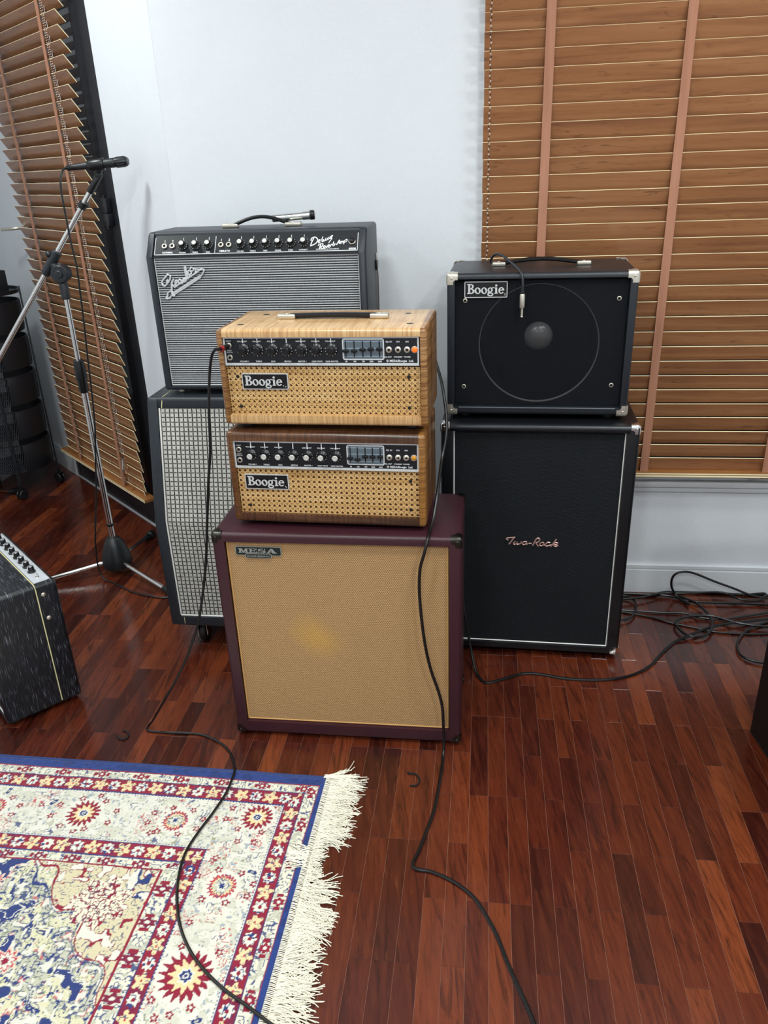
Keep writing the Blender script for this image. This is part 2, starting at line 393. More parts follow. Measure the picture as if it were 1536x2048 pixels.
# ------------------------------------------------------------------ lettering helpers
def boogie_word(g, x, z, h, y, mat=0, ext=.0014):
    """slab-serif 'Boogie' : x,z = left baseline, h = cap height"""
    u = h*1.06; h_ = h; e = [0]
    def Y():
        e[0] += 1; return y-ext-.00001*e[0]
    def R_(x0, x1, z0, z1): g.box(x+x0*u, x+x1*u, Y(), y, z+z0*h_, z+z1*h_, mat=mat)
    def O(cx, cz, rx, rz, ix, iz, a0=0, a1=360, tilt=0, ox=0, oz=0): g.ring(x+cx*u, z+cz*h_, rx*u, rz*h_, ix*u, iz*h_, Y(), y, a0, a1, mat, 24, tilt, ox*u, oz*h_)
    # B
    R_(.10, .30, 0, 1); R_(0, .34, 0, .09); R_(0, .34, .91, 1)
    O(.34, .745, .30, .255, .13, .17, -90, 90); O(.36, .265, .36, .265, .17, .18, -90, 90)
    R_(.28, .36, .91, 1); R_(.28, .37, .47, .56); R_(.28, .38, 0, .09)
    # o o
    for cx in (1.03, 1.66): O(cx, .31, .30, .33, .13, .25, tilt=12)
    # g
    O(2.25, .38, .25, .25, .10, .17); O(2.27, -.07, .30, .19, .17, .09); R_(2.02, 2.30, .08, .17); O(2.13, .10, .12, .10, .04, .03, 90, 270)
    O(2.52, .56, .12, .10, .05, .04, 0, 200)
    # i
    R_(2.74, 2.92, 0, .62); R_(2.66, 3.0, 0, .08); R_(2.66, 2.86, .54, .62); O(2.83, .82, .11, .11, .001, .001)
    # e
    O(3.33, .31, .29, .33, .13, .25, 10, 325, 0); R_(3.10, 3.60, .31, .40)
    O(3.70, -.02, .05, .05, .02, .02)
def strokes(g, lst, fx, y, r, mat=0, seg=6, flat=.6):
    for s in lst:
        w = 1
        if isinstance(s[0], (int, float)): w = s[0]; s = s[1]
        g.tube([(fx(p)[0], y, fx(p)[1]) for p in s], r*w, seg, mat, res=4, flat=flat, nrm=(0, 1, 0))

# ------------------------------------------------------------------ room shell
BY = -7.7201                                   # bearing of the back wall
BP = Vector((0, 2.6569, 0)); bx = Vector((math.cos(R(BY)), math.sin(R(BY)), 0)); by = Vector((-bx.y, bx.x, 0))
CP = Vector((-.646, 2.744, 0)); LA = 130.2     # angled wall starts at the outer corner and runs back-left
lx = Vector((math.cos(R(LA)), math.sin(R(LA)), 0)); ly = Vector((-lx.y, lx.x, 0))
KW = dict(kind='structure')
def backobj(name, g, m, parent=None, **k): return obj(name, g, m, parent, (0, 0, 0) if parent else BP, None if parent else (0, 0, R(BY)), **k)
def leftobj(name, g, m, parent=None, **k): return obj(name, g, m, parent, (0, 0, 0) if parent else CP, None if parent else (0, 0, R(LA)), **k)
S0, S1, ZS, ZT = .362, 1.96, .44, 2.42         # right window opening
g = G(); g.box(-.652, S0, 0, .16, 0, 2.75); g.box(S1, 2.4, 0, .16, 0, 2.75); g.box(S0, S1, 0, .16, 0, ZS); g.box(S0, S1, 0, .16, ZT, 2.75)
backobj('wall_back', g, WHITE, **KW)
g = G(); g.box(0, .447, -.16, 0, 0, 2.75); g.box(.447, 1.595, -.16, -.0413, 2.32, 2.75); g.box(1.595, 2.13, -.16, -.0413, 0, 2.75); g.box(2.13, 2.5, -.3, -.0413, 0, 2.75)
leftobj('wall_corner', g, WHITE, **KW)
g = G(); g.box(-2.35, -2.206, -4.9, 1.9, 0, 2.75); backobj('wall_left', g, WHITE, **KW)
g = G(); g.box(2.4, 2.55, -5.05, .16, 0, 2.75); backobj('wall_right', g, WHITE, **KW)
g = G(); g.box(-2.35, 2.4, -5.05, -4.9, 0, 2.75); backobj('wall_front', g, WHITE, **KW)
g = G(); g.box(-2.6, 2.6, -5.1, 2.4, 2.75, 2.85); backobj('ceiling', g, CEIL, **KW)
FL = thing('floor', BP, R(BY), None, None); FL['kind'] = 'structure'
g = G(); g.box(-2.6, 2.6, -5.1, 2.4, -.03, -.0012); backobj('floor_base', g, SUB, FL)
def base(g, a0, a1, y, sgn, axis=0):
    # moulded baseboard: tall flat board with a rounded lip on top
    for (h0, h1, t) in ((0, .092, .014), (.092, .099, .009), (.099, .111, .012)):
        ys = sorted((y, y+sgn*t))
        if axis == 0: g.box(a0, a1, ys[0], ys[1], h0, h1)
        else: g.box(ys[0], ys[1], a0, a1, h0, h1)
g = G(); base(g, -.652, 2.4, 0, -1); backobj('baseboard_back', g, TRIM, **KW)
g = G(); base(g, 1.60, 2.12, -.0413, 1); base(g, 0, .44, 0, 1); leftobj('baseboard_corner', g, TRIM, **KW)
g = G(); base(g, -4.9, 1.2, -2.206, 1, 1); backobj('baseboard_left', g, TRIM, **KW)
# planks: rows of short boards in running bond
PW, PL, X0, Y0 = .0473, .3155, .104, -.931
def plank_mesh(g, x, y, L, z=0):
    a, b, e = x+.00045, x+PW-.00045, .0004; c, d = y+.00018, y+L-.00018
    v = [(a, c, -.0012), (b, c, -.0012), (b, d, -.0012), (a, d, -.0012), (a, c, z-.0005), (b, c, z-.0005), (b, d, z-.0005), (a, d, z-.0005),
         (a+e, c+e, z), (b-e, c+e, z), (b-e, d-e, z), (a+e, d-e, z)]
    f = [(i, (i+1) % 4, (i+1) % 4+4, i+4) for i in range(4)]+[(i+4, (i+1) % 4+4, (i+1) % 4+8, i+8) for i in range(4)]+[(8, 9, 10, 11)]
    g.add(v, f)
pg = G(); plank_mesh(pg, 0, 0, PL); pm = pg.mesh('plank', [PLANK])
RO, RE1, RE2 = Vector((-.173, 1.605, 0)), Vector((-.989, .147, 0)).normalized(), Vector((-.147, -.989, 0)).normalized()
stf = G(); cand = []
for i in range(-50, 49):
    par = 0 if i % 2 == 0 else PL/2
    if random.random() < .12: par = PL/2-par
    for j in range(-14, 12):
        x, y = X0+i*PW, Y0+j*PL+par
        if x < -2.206-PW or x > 2.4 or y < -4.95: continue
        wp = BP+bx*(x+PW/2)+by*(y+PL/2)
        v = wp-Vector((0, 0, CH)); zc = v.dot(fwd); px = 768+1564.8*v.dot(Rv)/zc if zc > 0 else -9e9; py = 1024-1564.8*v.dot(Uv)/zc if zc > 0 else -9e9
        q = wp-RO; hid = q.dot(RE1) > .12 and q.dot(RE2) > .12
        covered = (-.30 < x+PW/2 < .30 and -.70 < y < -.47) 
        vis = -25 < px < 1561 and 850 < py < 2075 and not hid and not covered
        (cand.append((v.length, x, y)) if vis else plank_mesh(stf, x, y, PL))
cand.sort()
for k, (_, x, y) in enumerate(cand):
    if k < 298: obj('plank', pm, None, FL, (x, y, random.uniform(-.00012, .00012)))
    else: plank_mesh(stf, x, y, PL)
o = obj('planks', stf, PLANK, FL); o['kind'] = 'stuff'

# ------------------------------------------------------------------ right window, sill
wn = thing('window_2', BP+bx*((S0+S1)/2)+by*.08+Vector((0, 0, ZS)), R(BY), None, None); wn['kind'] = 'structure'
o0 = (-(S0+S1)/2, -.08, -ZS)
g = G(); g.frame(S0, S1, ZS, ZT, .05, .09, .14); g.box((S0+S1)/2-.02, (S0+S1)/2+.02, .09, .14, ZS+.05, ZT-.05); obj('window_frame', g, BLKFRAME, wn, o0)
g = G(); g.box(S0+.05, S1-.05, .112, .116, ZS+.05, ZT-.05); obj('pane', g, GLASS, wn, o0)
g = G(); g.box(S0-.02, S1+.02, -.022, .09, ZS-.018, ZS+.002, .004); g.box(S0-.02, S1+.02, -.010, 0, ZS-.04, ZS-.018, .003); backobj('trim_1', g, TRIM, **KW)

def cable(name, pts, r, label, m=CABLE, cat='cable', group=None, extra=None, res=6):
    g = G(); g.tube(pts, r, 8, 0, res=res); o = obj(name, g, m, label=label, cat=cat, group=group); return o

# ------------------------------------------------------------------ venetian blinds
def slat_mesh(L):
    g = G(); g.box(-L/2, L/2, -.025, .025, -.0017, .0017); g.m = [1, 1, 1, 1, 0, 0]
    # a very slight crown across the slat
    return g.mesh('slat', [SLAT, CREAM])
def blind(T, off, L, zs, tilt, ycen, x0, tapes, ytape, tape_w, railz, railx, ydir, jitter=0, railtilt=0):
    sm = slat_mesh(L)
    for i, z in enumerate(zs):
        jx = random.uniform(-1, 1)*jitter
        o = obj('slat', sm, None, T, (off[0]+x0+L/2+jx+(.016*(z-1.1) if ydir > 0 else 0), off[1]+ycen, off[2]+z), ((tilt if ydir < 0 else R(48+20.5*max(0, 2.0-z)**.8))+random.uniform(-.02, .02), 0, random.uniform(-.001, .001)))
    g = G(); L2 = railx[1]-railx[0]
    g.box(-L2/2, L2/2, -.0255, .0255, -.009, .009, .002, 0); o = obj('bottom_rail', g, RAIL, T, (off[0]+sum(railx)/2, off[1]+ycen, off[2]+railz), (0, railtilt, 0))
    g = G(); g.box(-L2/2, L2/2, .0256*ydir-.0003, .0256*ydir+.0003, .002, .0065); g.box(-L2/2, L2/2, .0256*ydir-.0003, .0256*ydir+.0003, -.0065, -.001); obj('edge_band', g, CREAM, o)
    for x in tapes:
        g = G(); zt, zb = zs[0]+.03, railz-.009
        g.box(-tape_w/2, tape_w/2, -.0005, .0005, zb, zt); g.box(-tape_w/2, tape_w/2, -.003 if ydir < 0 else -.03, .03 if ydir < 0 else .003, zb-.001, zb)
        obj('ladder_tape', g, TAPE, T, (off[0]+x, off[1]+ytape, off[2]))
        g = G(); g.box(-tape_w/2-.002, tape_w/2+.002, -.010, .010, 0, .007, .002); obj('tape_clip', g, NICKEL if ydir < 0 else DKMETAL, T, (off[0]+x, off[1]+ycen, off[2]+railz-.0165))
BL, BR = .345, 1.90
bc = BP+bx*((BL+BR)/2)-by*.04
T = thing('venetian_blind', bc+Vector((0, 0, .46)), R(BY), 'wooden venetian blind over the right window, slats closed flat, behind the two black speaker cabinets', 'blind')
off = (-(BL+BR)/2, .04, -.46)
zs = [1.858-.04695*k-.0232 for k in range(-10, 30)][:]
zs = [z for z in zs if z > .515-.0232]
blind(T, off, BR-BL, zs, R(-68), -.044, BL, [.527, .905, 1.30, 1.68], -.0585, .026, .487, (BL, BR), -1, .0012)
g = G()
for k in range(150):
    z = 1.15+k*.0068
    g.ball((.362+.0016*math.sin(k*1.3), -.066, z), .0022, 0 if k % 2 else 1, 6)
obj('pull_cord', g, [SILVER, DKMETAL], T, off)

dn = thing('window_1', CP+lx*1.07+ly*(-.0413-.04), R(LA), None, None); dn['kind'] = 'structure'
o1 = (-1.07, .0813, 0)
g = G(); y0, y1 = -.10, -.036
g.box(.447, .605, y0, y1, 0, 2.32, .002); g.box(.612, .70, y0, y1-.012, 0.0, 2.26, .002); g.box(1.545, 1.595, y0, y1, 0, 2.32, .002)
g.box(.605, 1.545, y0, y1, 2.26, 2.32); g.box(.605, 1.545, y0, y1, 0.006, .135, .002)
g.box(.70, .725, y0, y1-.02, .135, 2.26); g.box(.601, .614, y0, y1-.02, 0, 2.26)
obj('window_frame', g, BLKFRAME, dn, o1)
g = G(); g.box(.725, 1.545, -.075, -.070, .135, 2.26); obj('pane', g, GLASS, dn, o1)
g = G(); g.box(.553, 1.60, -.06, -.030, 0, .006); obj('threshold', g, TRIM, dn, o1)
g = G(); g.box(.575, .625, -.036, -.012, 1.30, 1.345, .003); g.box(.575, .625, -.036, -.012, 1.348, 1.40, .003); g.cyl((.60, -.02, 1.29), (.60, -.02, 1.41), .006, seg=10); obj('hinge', g, BLKFRAME, dn, o1)
g = G(); g.box(1.555, 1.59, -.036, -.028, 1.2, 1.33, .004, 1); g.tube([(1.572, -.03, 1.265), (1.572, .02, 1.265), (1.60, .045, 1.263), (1.69, .052, 1.258)], [.007, .007, .008, .009], 10, 0, res=4); obj('window_handle', g, [NICKEL, BLKFRAME], dn, o1)
T = thing('venetian_blind', CP+lx*1.07+ly*.009+Vector((0, 0, .15)), R(LA), 'wooden venetian blind with half-open slats over the black framed window behind the microphone stand', 'blind')
off = (-1.07, -.009, -.15)
zs = [2.017-.0468*k-.0197 for k in range(-6, 40)]
blind(T, off, .90, zs, R(52), .009, .628, [.80, 1.315], .0285, .026, .168, (.575, 1.575), 1, .007)
for dx in (0, .016):
    g = G()
    for k in range(240):
        g.ball((.70+dx+.004*math.sin(k/30), .045, .36+k*.0075), .0019, 0, 5)
    obj('pull_cord', g, plain('cord_beads', '#d8c4b6', .5), T, off)
g = G(); g.lathe([(.006, .07), (.010, .05), (.013, .02), (.013, .004), (.010, 0)], (.706, .045, .27), (0, 0, 1), 14); obj('cord_weight', g, ACRYL, T, off)
for x in (.775, 1.345):
    g = G(); g.cyl((x, .011, .17), (x, .011, 2.2), .0008, seg=5, mat=0); obj('lift_cord', g, WPRINT, T, off)

# ------------------------------------------------------------------ amplifier heads in hardwood cabinets
def cane(g, x0, x1, z0, z1, p, y, r=.0011):
    n = int((x1-x0)/p)+1; m = int((z1-z0)/p)+1
    for i in range(n+1):
        for d in (-.14, .14):
            x = x0+p*(i+d)
            if x0 < x < x1: g.box(x-r*.75, x+r*.75, y-.0006, y, z0, z1)
    for j in range(m+1):
        for d in (-.14, .14):
            z = z0+p*(j+d)
            if z0 < z < z1: g.box(x0, x1, y-.0011, y-.0005, z-r*.75, z+r*.75)
    def seg(px, pz, qx, qz, yy, w):
        if not (x0 < px < x1 or x0 < qx < x1): return
        # clip to the panel
        pts = []
        ts = [0, 1]
        for (a, b, lo, hi) in ((px, qx, x0, x1), (pz, qz, z0, z1)):
            d = b-a
            if abs(d) < 1e-9: continue
            t1, t2 = sorted(((lo-a)/d, (hi-a)/d)); ts = [max(ts[0], t1), min(ts[1], t2)]
        if ts[1]-ts[0] < 1e-3: return
        A = (px+(qx-px)*ts[0], pz+(qz-pz)*ts[0]); B = (px+(qx-px)*ts[1], pz+(qz-pz)*ts[1])
        dx, dz = B[0]-A[0], B[1]-A[1]; L = math.hypot(dx, dz); nx, nz = -dz/L*w, dx/L*w
        g.add([(A[0]+nx, yy, A[1]+nz), (A[0]-nx, yy, A[1]-nz), (B[0]-nx, yy, B[1]-nz), (B[0]+nx, yy, B[1]+nz)], [(0, 1, 2, 3)])
    H = z1-z0
    k = -int(H/p)-2
    while k < n+2:
        x = x0+p*(k+.5)
        seg(x, z0, x+H, z1, y-.0014, r*1.35)           # rising diagonals
        seg(x+H, z0, x, z1, y-.0018, r*1.35)           # falling diagonals
        k += 1
def knob_mesh(skirt, capr, h, style):
    g = G()
    if style == 'black': g.lathe([(skirt, 0), (skirt, .0015), (skirt*.74, .005), (capr*1.05, .006), (capr, h-.001), (capr-.001, h), (0, h)], (0, 0, 0), (0, -1, 0), 24, 0)
    else: g.lathe([(skirt, 0), (skirt, .0015), (skirt*.72, .006), (capr*1.15, .008), (capr*1.05, h), (0, h)], (0, 0, 0), (0, -1, 0), 24, 0)
    for k in range(10):
        a = R(100-k*31+random.uniform(-1, 1)); rr = skirt*.86
        g2 = G(); s_ = skirt*.105; cx, cz = rr*math.cos(a), rr*math.sin(a)
        g.text(str(k+1) if k < 9 else '10', cx, cz-skirt*.11, skirt*.30, -.0040, .0001, 1, off=.0)
    return g.mesh('knob', [SMOOTHBLK, WPRINT])
def jack(T, off, x, z, y, r=.0068, name='input_jack'):
    g = G(); g.lathe([(r, 0), (r, .0022), (r*.86, .003), (r*.55, .003), (r*.5, -.006), (.0, -.006)], (x, y, z), (0, -1, 0), 20, 0)
    g.cyl((x, y-.0005, z), (x, y+.0005, z), r*.5, seg=12, mat=1); g.lathe([(r*.5, .0031), (0, .0031)], (x, y, z), (0, -1, 0), 14, 1)
    return obj(name, g, [NICKEL, MATBLK], T, off)
def toggle(T, off, x, z, y, up=True, name='toggle_switch', r=.0072):
    g = G(); g.lathe([(r, 0), (r, .002), (r*.8, .0032), (r*.45, .0035), (r*.4, .0018), (0, .0018)], (x, y, z), (0, -1, 0), 18, 0)
    g.lathe([(r*.42, .0034), (0, .0034)], (x, y, z), (0, -1, 0), 12, 1)
    d = .0052 if up else -.0052
    g.tube([(x, y-.002, z), (x, y-.007, z+d*.6), (x, y-.0115, z+d)], [.0011, .0016, .0021], 8, 2); g.ball((x, y-.0118, z+d*1.03), .0021, 2, 8)
    return obj(name, g, [NICKEL, MATBLK, CHROME], T, off)
def head(x, y, z, yaw, w, d, H, WX, WZ, label, grp, op, pan, can, bad, silvercap, kz, kxs, jz, eq, sliders, sw, lampx, plugged=False, feet=.014):
    T, off = place('guitar_amplifier_head', x, y, z, yaw, w, d, label, 'amplifier')
    fr = .026; t = op[0]; tt = H-op[3]
    g = G(); cabinet(g, w, [(0, 0), (0, H), (d, H), (d, 0)], t, .009, (0, 1), tt=tt, tb=op[2]); obj('wood_cabinet', g, [WX, WZ], T, off)
    # control panel
    a, b, c, e = pan; yp = .006
    g = G(); g.box(a, b, yp, yp+.003, c, e, mat=2); g.frame(a, b, c, e, .0038, yp-.0012, yp, 1); g.box(a, b, yp-.0016, yp, c, c+.0058, mat=1)
    for kx in kxs: g.box(kx-.0011, kx+.0011, yp-.0003, yp, kz+.0165, e-.003, mat=0)
    L1 = ['VOLUME 1', 'TREBLE', 'BASS', 'MIDDLE', 'MASTER 1', 'LEAD DRIVE', 'LEAD MASTER']; L2 = ['PULL BRIGHT', 'PULL SHIFT', 'PULL SHIFT', '', 'GAIN BOOST', 'PULL LEAD', 'PULL BRIGHT']
    for kx, s1, s2 in zip(kxs, L1, L2):
        g.text(s1, kx, c+.0080, .0048, yp, .0003, 0, off=.0001)
        if s2: g.text(s2, kx-.001 if kx > .05 else kx, kz+.0185, .0040, yp, .00032, 0, off=.0001)
    g.text('INPUT', a+.013, jz[0]+.0090, .0045, yp, .0003, 0); g.text('FOOT', a+.013, (jz[0]+jz[1])/2+.0008, .0042, yp, .0003, 0); g.text('SWITCH', a+.013, (jz[0]+jz[1])/2-.0034, .0040, yp, .0003, 0)
    for sx, s1, s2 in zip(sw, ('EQ. IN', 'ON', 'ON'), ('EQ. OUT', 'STANDBY', 'POWER')):
        g.text(s1, sx, kz+.0165, .0050, yp, .0003, 0, off=.0001); g.text(s2, sx+(-.003 if s2[0] == 'E' else .0), kz-.0185, .0045, yp, .0003, 0, off=.0001)
    g.text('© MESA/Boogie  Ltd.', sw[1]+.004, c+.0085, .0074, yp, .0003, 0, off=.00014)
    for sx, s1 in zip(sliders, ('80', '240', '750', '2200', '6600')): g.text(s1, sx[0], c+.0080, .0045, yp, .0003, 0, off=.0001)
    P = obj('control_panel', g, [WPRINT, SILVER, PANEL], T, off)
    g = G(); g.rrect(eq[0], eq[1], eq[2], eq[3], .005, yp-.0008, yp, 0); g.rrect(eq[0]+.003, eq[1]-.003, eq[2]+.003, eq[3]-.003, .003, yp-.0011, yp-.0007, 1)
    for f in (.18, .55, .86): g.box(eq[0]+.003, eq[1]-.003, yp-.0013, yp-.001, eq[2]+(eq[3]-eq[2])*f-.0006, eq[2]+(eq[3]-eq[2])*f+.0006, mat=2)
    for sx, sz in sliders: g.box(sx-.0014, sx+.0014, yp-.0016, yp-.001, eq[2]+.007, eq[3]-.006, mat=3)
    obj('graphic_equalizer', g, [SILVER, EQGREY, EQLINE, MATBLK], T, off)
    for sx, sz in sliders:
        g = G(); g.box(sx-.0072, sx+.0072, yp-.008, yp-.0016, sz-.0032, sz+.0032, .0012); g.box(sx-.0072, sx+.0072, yp-.0084, yp-.008, sz-.0005, sz+.0005); obj('slider', g, SMOOTHBLK, T, off)
    for kx in kxs:
        k = obj('knob', KNOB_S if silvercap else KNOB_B, None, T, (off[0]+kx, off[1]+yp, off[2]+kz), (0, random.uniform(-.5, .9), 0))
        g = G()
        if silvercap: g.lathe([(.0070, 0), (.0070, .0012), (.0060, .0018), (0, .0014)], (0, -.0165, 0), (0, -1, 0), 20); obj('cap', g, CAPWHITE, k)
    jack(T, off, a+.013, jz[0], yp); jack(T, off, a+.013, jz[1], yp)
    for sx in sw: toggle(T, off, sx, kz, yp)
    g = G(); g.ball((lampx, yp-.001, kz), .0068, 0, 16, (0, -1, 0), .7); g.lathe([(.008, 0), (.008, .0015), (.0066, .002)], (lampx, yp, kz), (0, -1, 0), 18, 1)
    obj('pilot_lamp', g, [LAMPON if not silvercap else LAMPAMB, NICKEL], T, off)
    # cane grille with its brown backing, four screws
    a, b, c, e = can; yc = .013
    g = G(); g.box(a, b, yc+.0006, yc+.006, c, e, mat=0); obj('grille_backing', g, CANEB, T, off)
    g = G(); cane(g, a, b, c, e, .0136, yc+.0004); obj('cane_grille', g, CANE, T, off, kind='stuff')
    for sx, sz in ((.041, c+(e-c)*.80), (.456, c+(e-c)*.80), (.042, c+(e-c)*.17), (.456, c+(e-c)*.17)):
        g = G(); g.lathe([(.0042, 0), (.0042, .0015), (.003, .0026), (0, .0026)], (sx, yc-.0012, sz), (0, -1, 0), 12); obj('screw', g, MATBLK, T, off)
    # name plate
    x0, x1, z0, z1 = bad
    g = G(); g.rrect(x0, x1, z0, z1, .003, yc-.0052, yc-.0015, 0); g.rrect(x0+.0022, x1-.0022, z0+.0022, z1-.0022, .002, yc-.0056, yc-.0050, 1)
    hh = (z1-z0)*.62; boogie_word(g, x0+.0070, z0+(z1-z0)*.25, hh, yc-.0055, 0, .0012)
    g.text('®', x1-.0065, z0+.005, .006, yc-.0056, .0004, 0)
    obj('name_plate', g, [SILVER, SMOOTHBLK], T, off)
    for fx in (.045, w-.045):
        for fy in (.04, d-.04):
            g = G(); g.lathe([(.014, -feet), (.017, -feet+.003), (.018, 0)], (fx, fy, 0), (0, 0, 1), 16); obj('rubber_foot', g, RUBBER, T, off)
    return T, off
LAMPON = plain('orange_jewel', '#ff6a1c', .3); LAMPON.node_tree.nodes['Principled BSDF'].inputs['Emission Color'].default_value = c4('#ff6a1c'); LAMPON.node_tree.nodes['Principled BSDF'].inputs['Emission Strength'].default_value = .55
LAMPAMB = plain('amber_jewel', '#c98a2e', .25)
KNOB_B = knob_mesh(.0152, .0088, .0175, 'black'); KNOB_S = knob_mesh(.0142, .0072, .0165, 'silver')
T, off = head(-.382, 1.856, .908, -9.44, .5, .258, .232, MAPLE_X, MAPLE_Z, 'blond figured maple amplifier head with woven cane grille, topmost of the middle stack', None,
     (.0155, 0, .024, .2135), (.0165, .4815, .1460, .2135), (.0165, .4820, .0235, .1415), (.052, .166, .087, .126), False, .183,
     [.064+.0354*i for i in range(7)], (.193, .165), (.303, .401, .159, .209), list(zip((.311, .331, .351, .370, .390), (.181, .181, .184, .185, .185))), (.412, .433, .454), .4715)
handle(T, off, .118, .395, .135, .232, .0015, .046, .024)
for sx, sy in ((.070, .195), (.045, .060), (.455, .060), (.435, .195)):
    g = G(); g.lathe([(.0085, 0), (.0085, .0006), (.006, .0012), (0, .0012)], (sx, sy, .2316), (0, 0, 1), 16); obj('bolt', g, DKMETAL, T, off)
T, off = head(-.384, 1.842, .652, -9.77, .495, .250, .241, WAL_X, WAL_Z, 'dark walnut amplifier head with woven cane grille and silver topped knobs, under the maple head', None,
     (.0165, 0, .024, .2190), (.0165, .4780, .1465, .2180), (.0175, .4765, .0225, .1430), (.036, .149, .089, .1290), True, .182,
     [.061+.0358*i for i in range(7)], (.195, .167), (.302, .395, .161, .212), list(zip((.311, .329, .348, .366, .385), (.179, .176, .184, .184, .184))), (.407, .428, .448), .4665, feet=.012)

# ------------------------------------------------------------------ burgundy speaker cabinet
GRT = weave('tan_grille_cloth', '#8a6540', '#d2ad7c', 190, 330, .85, .8, stain=(.247, .323, .080, '#f0b93c')).m
T, off = place('speaker_cabinet', -.442, 1.801, .010, -7.73, .635, .290, 'worn burgundy speaker cabinet with tan woven grille cloth under the two wooden amplifier heads', 'speaker cabinet')
w, d, H = .635, .29, .63
g = G(); cabinet(g, w, [(0, 0), (0, H), (d, H), (d, 0)], .031, .010, tt=.024, tb=.040); obj('cabinet_shell', g, BURG, T, off)
g = G(); g.rrect(.0335, w-.0335, .0415, H-.0255, .006, .012, .020); obj('grille_cloth', g, GRT, T, off)
g = G(); q = [(.0345, .0430), (w-.0345, .0430), (w-.0345, H-.027), (.0345, H-.027), (.0345, .043)]
for (a, b), (c, e) in zip(q, q[1:]): g.tube([(a, .012, b), (c, .012, e)], .0022, 8)
obj('piping', g, plain('tan_piping', '#c79a5c', .6), T, off)
g = G(); ym = .0115
def meswplate(g):
    g.rrect(.056, .177, .5645, .5905, .004, ym-.003, ym, 0); g.rrect(.058, .175, .5665, .5885, .003, ym-.0035, ym-.0028, 1)
    g.rrect(.081, .151, .5575, .5710, .0062, ym-.0042, ym, 0); g.rrect(.0828, .1492, .5592, .5693, .005, ym-.0046, ym-.004, 1)
meswplate(g)
def slab_M(g, x, z, wd, h, y): # extended slab letters
    t = h*.16
    def b(x0, x1, z0, z1): g.box(x+x0*wd, x+x1*wd, y-.0008-random.random()*1e-4, y, z+z0*h, z+z1*h, mat=0)
    return b, t
def letter(ch, x, wd):
    z, h, y = .5725, .0125, ym-.0034
    b, t = slab_M(g, x, z, wd, h, y)
    if ch == 'M':
        b(.10, .27, 0, 1); b(.70, .90, 0, 1); b(0, .36, 0, .14); b(.62, 1, 0, .14); b(0, .25, .88, 1); b(.75, 1, .88, 1)
        g.poly([(x+.15*wd, z+h), (x+.36*wd, z+h), (x+.56*wd, z+.25*h), (x+.46*wd, z)], y-.00095, y, 0); g.poly([(x+.44*wd, z), (x+.54*wd, z), (x+.82*wd, z+h), (x+.70*wd, z+h)], y-.00092, y, 0)
    if ch == 'E':
        b(.10, .32, 0, 1); b(0, 1, 0, .14); b(0, .96, .86, 1); b(.32, .72, .44, .57); b(.86, 1, 0, .32); b(.82, .96, .7, 1); b(.64, .74, .34, .68)
    if ch == 'S':
        g.ring(x+.46*wd, z+.72*h, .42*wd, .28*h, .2*wd, .14*h, y-.00088, y, 60, 270, 0, 16); g.ring(x+.52*wd, z+.28*h, .44*wd, .28*h, .2*wd, .14*h, y-.0009, y, -130, 100, 0, 16)
        b(.78, .9, .64, 1); b(.06, .18, 0, .36); b(.35, .72, .42, .58)
    if ch == 'A':
        g.poly([(x+.02*wd, z), (x+.14*wd, z), (x+.50*wd, z+.8*h), (x+.46*wd, z+h), (x+.40*wd, z+h)], y-.00085, y, 0); g.poly([(x+.62*wd, z), (x+.90*wd, z), (x+.58*wd, z+h), (x+.40*wd, z+h)], y-.0009, y, 0)
        b(.22, .72, .26, .38); b(0, .30, 0, .13); b(.52, 1, 0, .13)
x = .064
for ch, wd in (('M', .027), ('E', .022), ('S', .022), ('A', .027)): letter(ch, x, wd); x += wd+.0012
g.text('ENGINEERING', .116, .5617, .0062, ym-.0045, .0004, 0, sx=1.5, off=.00012)
obj('name_plate', g, [plain('aged_silver', '#a9aca6', .4, .5), plain('dark_badge', '#101a1c', .4)], T, off)
for g in corner_caps(w, d, H, .026, front_only=False): obj('corner_cap', g, DKMETAL, T, off)
for fx in (.05, w-.05):
    for fy in (.04, d-.04):
        g = G(); g.cyl((fx, fy, -.010), (fx, fy, .001), .014, seg=14); obj('rubber_foot', g, RUBBER, T, off)

# ------------------------------------------------------------------ small black speaker cabinet on the tall one
def gril(name, su, sz, a, b, clear):
    t = weave(name, a, b, su, sz, .75, .7)
    mixs = t.n('MixShader'); tr = t.n('BsdfTransparent'); mixs.inputs[0].default_value = clear
    t.l(t.b.outputs[0], mixs.inputs[1]); t.l(tr.outputs[0], mixs.inputs[2]); t.l(mixs.outputs[0], t.out.inputs[0]); return t.m
T, off = place('speaker_cabinet', .197, 2.227, .800, -9.70, .513, .308, 'small black speaker cabinet with chrome corners and handle, on top of the tall black one', 'speaker cabinet')
w, d, H = .513, .308, .400
g = G(); cabinet(g, w, [(0, 0), (0, H), (d, H), (d, 0)], .0215, .011, tt=.0155, tb=.024); obj('cabinet_shell', g, TOLEX, T, off)
g = G(); g.box(.022, w-.022, .014, .016, .024, H-.0155); obj('grille_cloth', g, gril('black_open_cloth', 170, 190, '#07080b', '#1c2029', .50), T, off)
g = G(); cx, cz = .256, .202
g.box(.022, w-.022, .030, .040, .024, .026); 
n = 40; R0 = .166
vs = []; fs = []
for k in range(n):
    a = math.tau*k/n; vs.append((cx+R0*math.cos(a), .026, cz+R0*math.sin(a)))
    m_ = max(abs(math.cos(a))/(w/2-.024), abs(math.sin(a))/(.178)); vs.append((cx+math.cos(a)/m_, .026, cz+math.sin(a)/m_))
for k in range(n): j = (k+1) % n; fs.append((2*k, 2*k+1, 2*j+1, 2*j))
g = G(); g.add(vs, fs); obj('baffle', g, MATBLK, T, off)
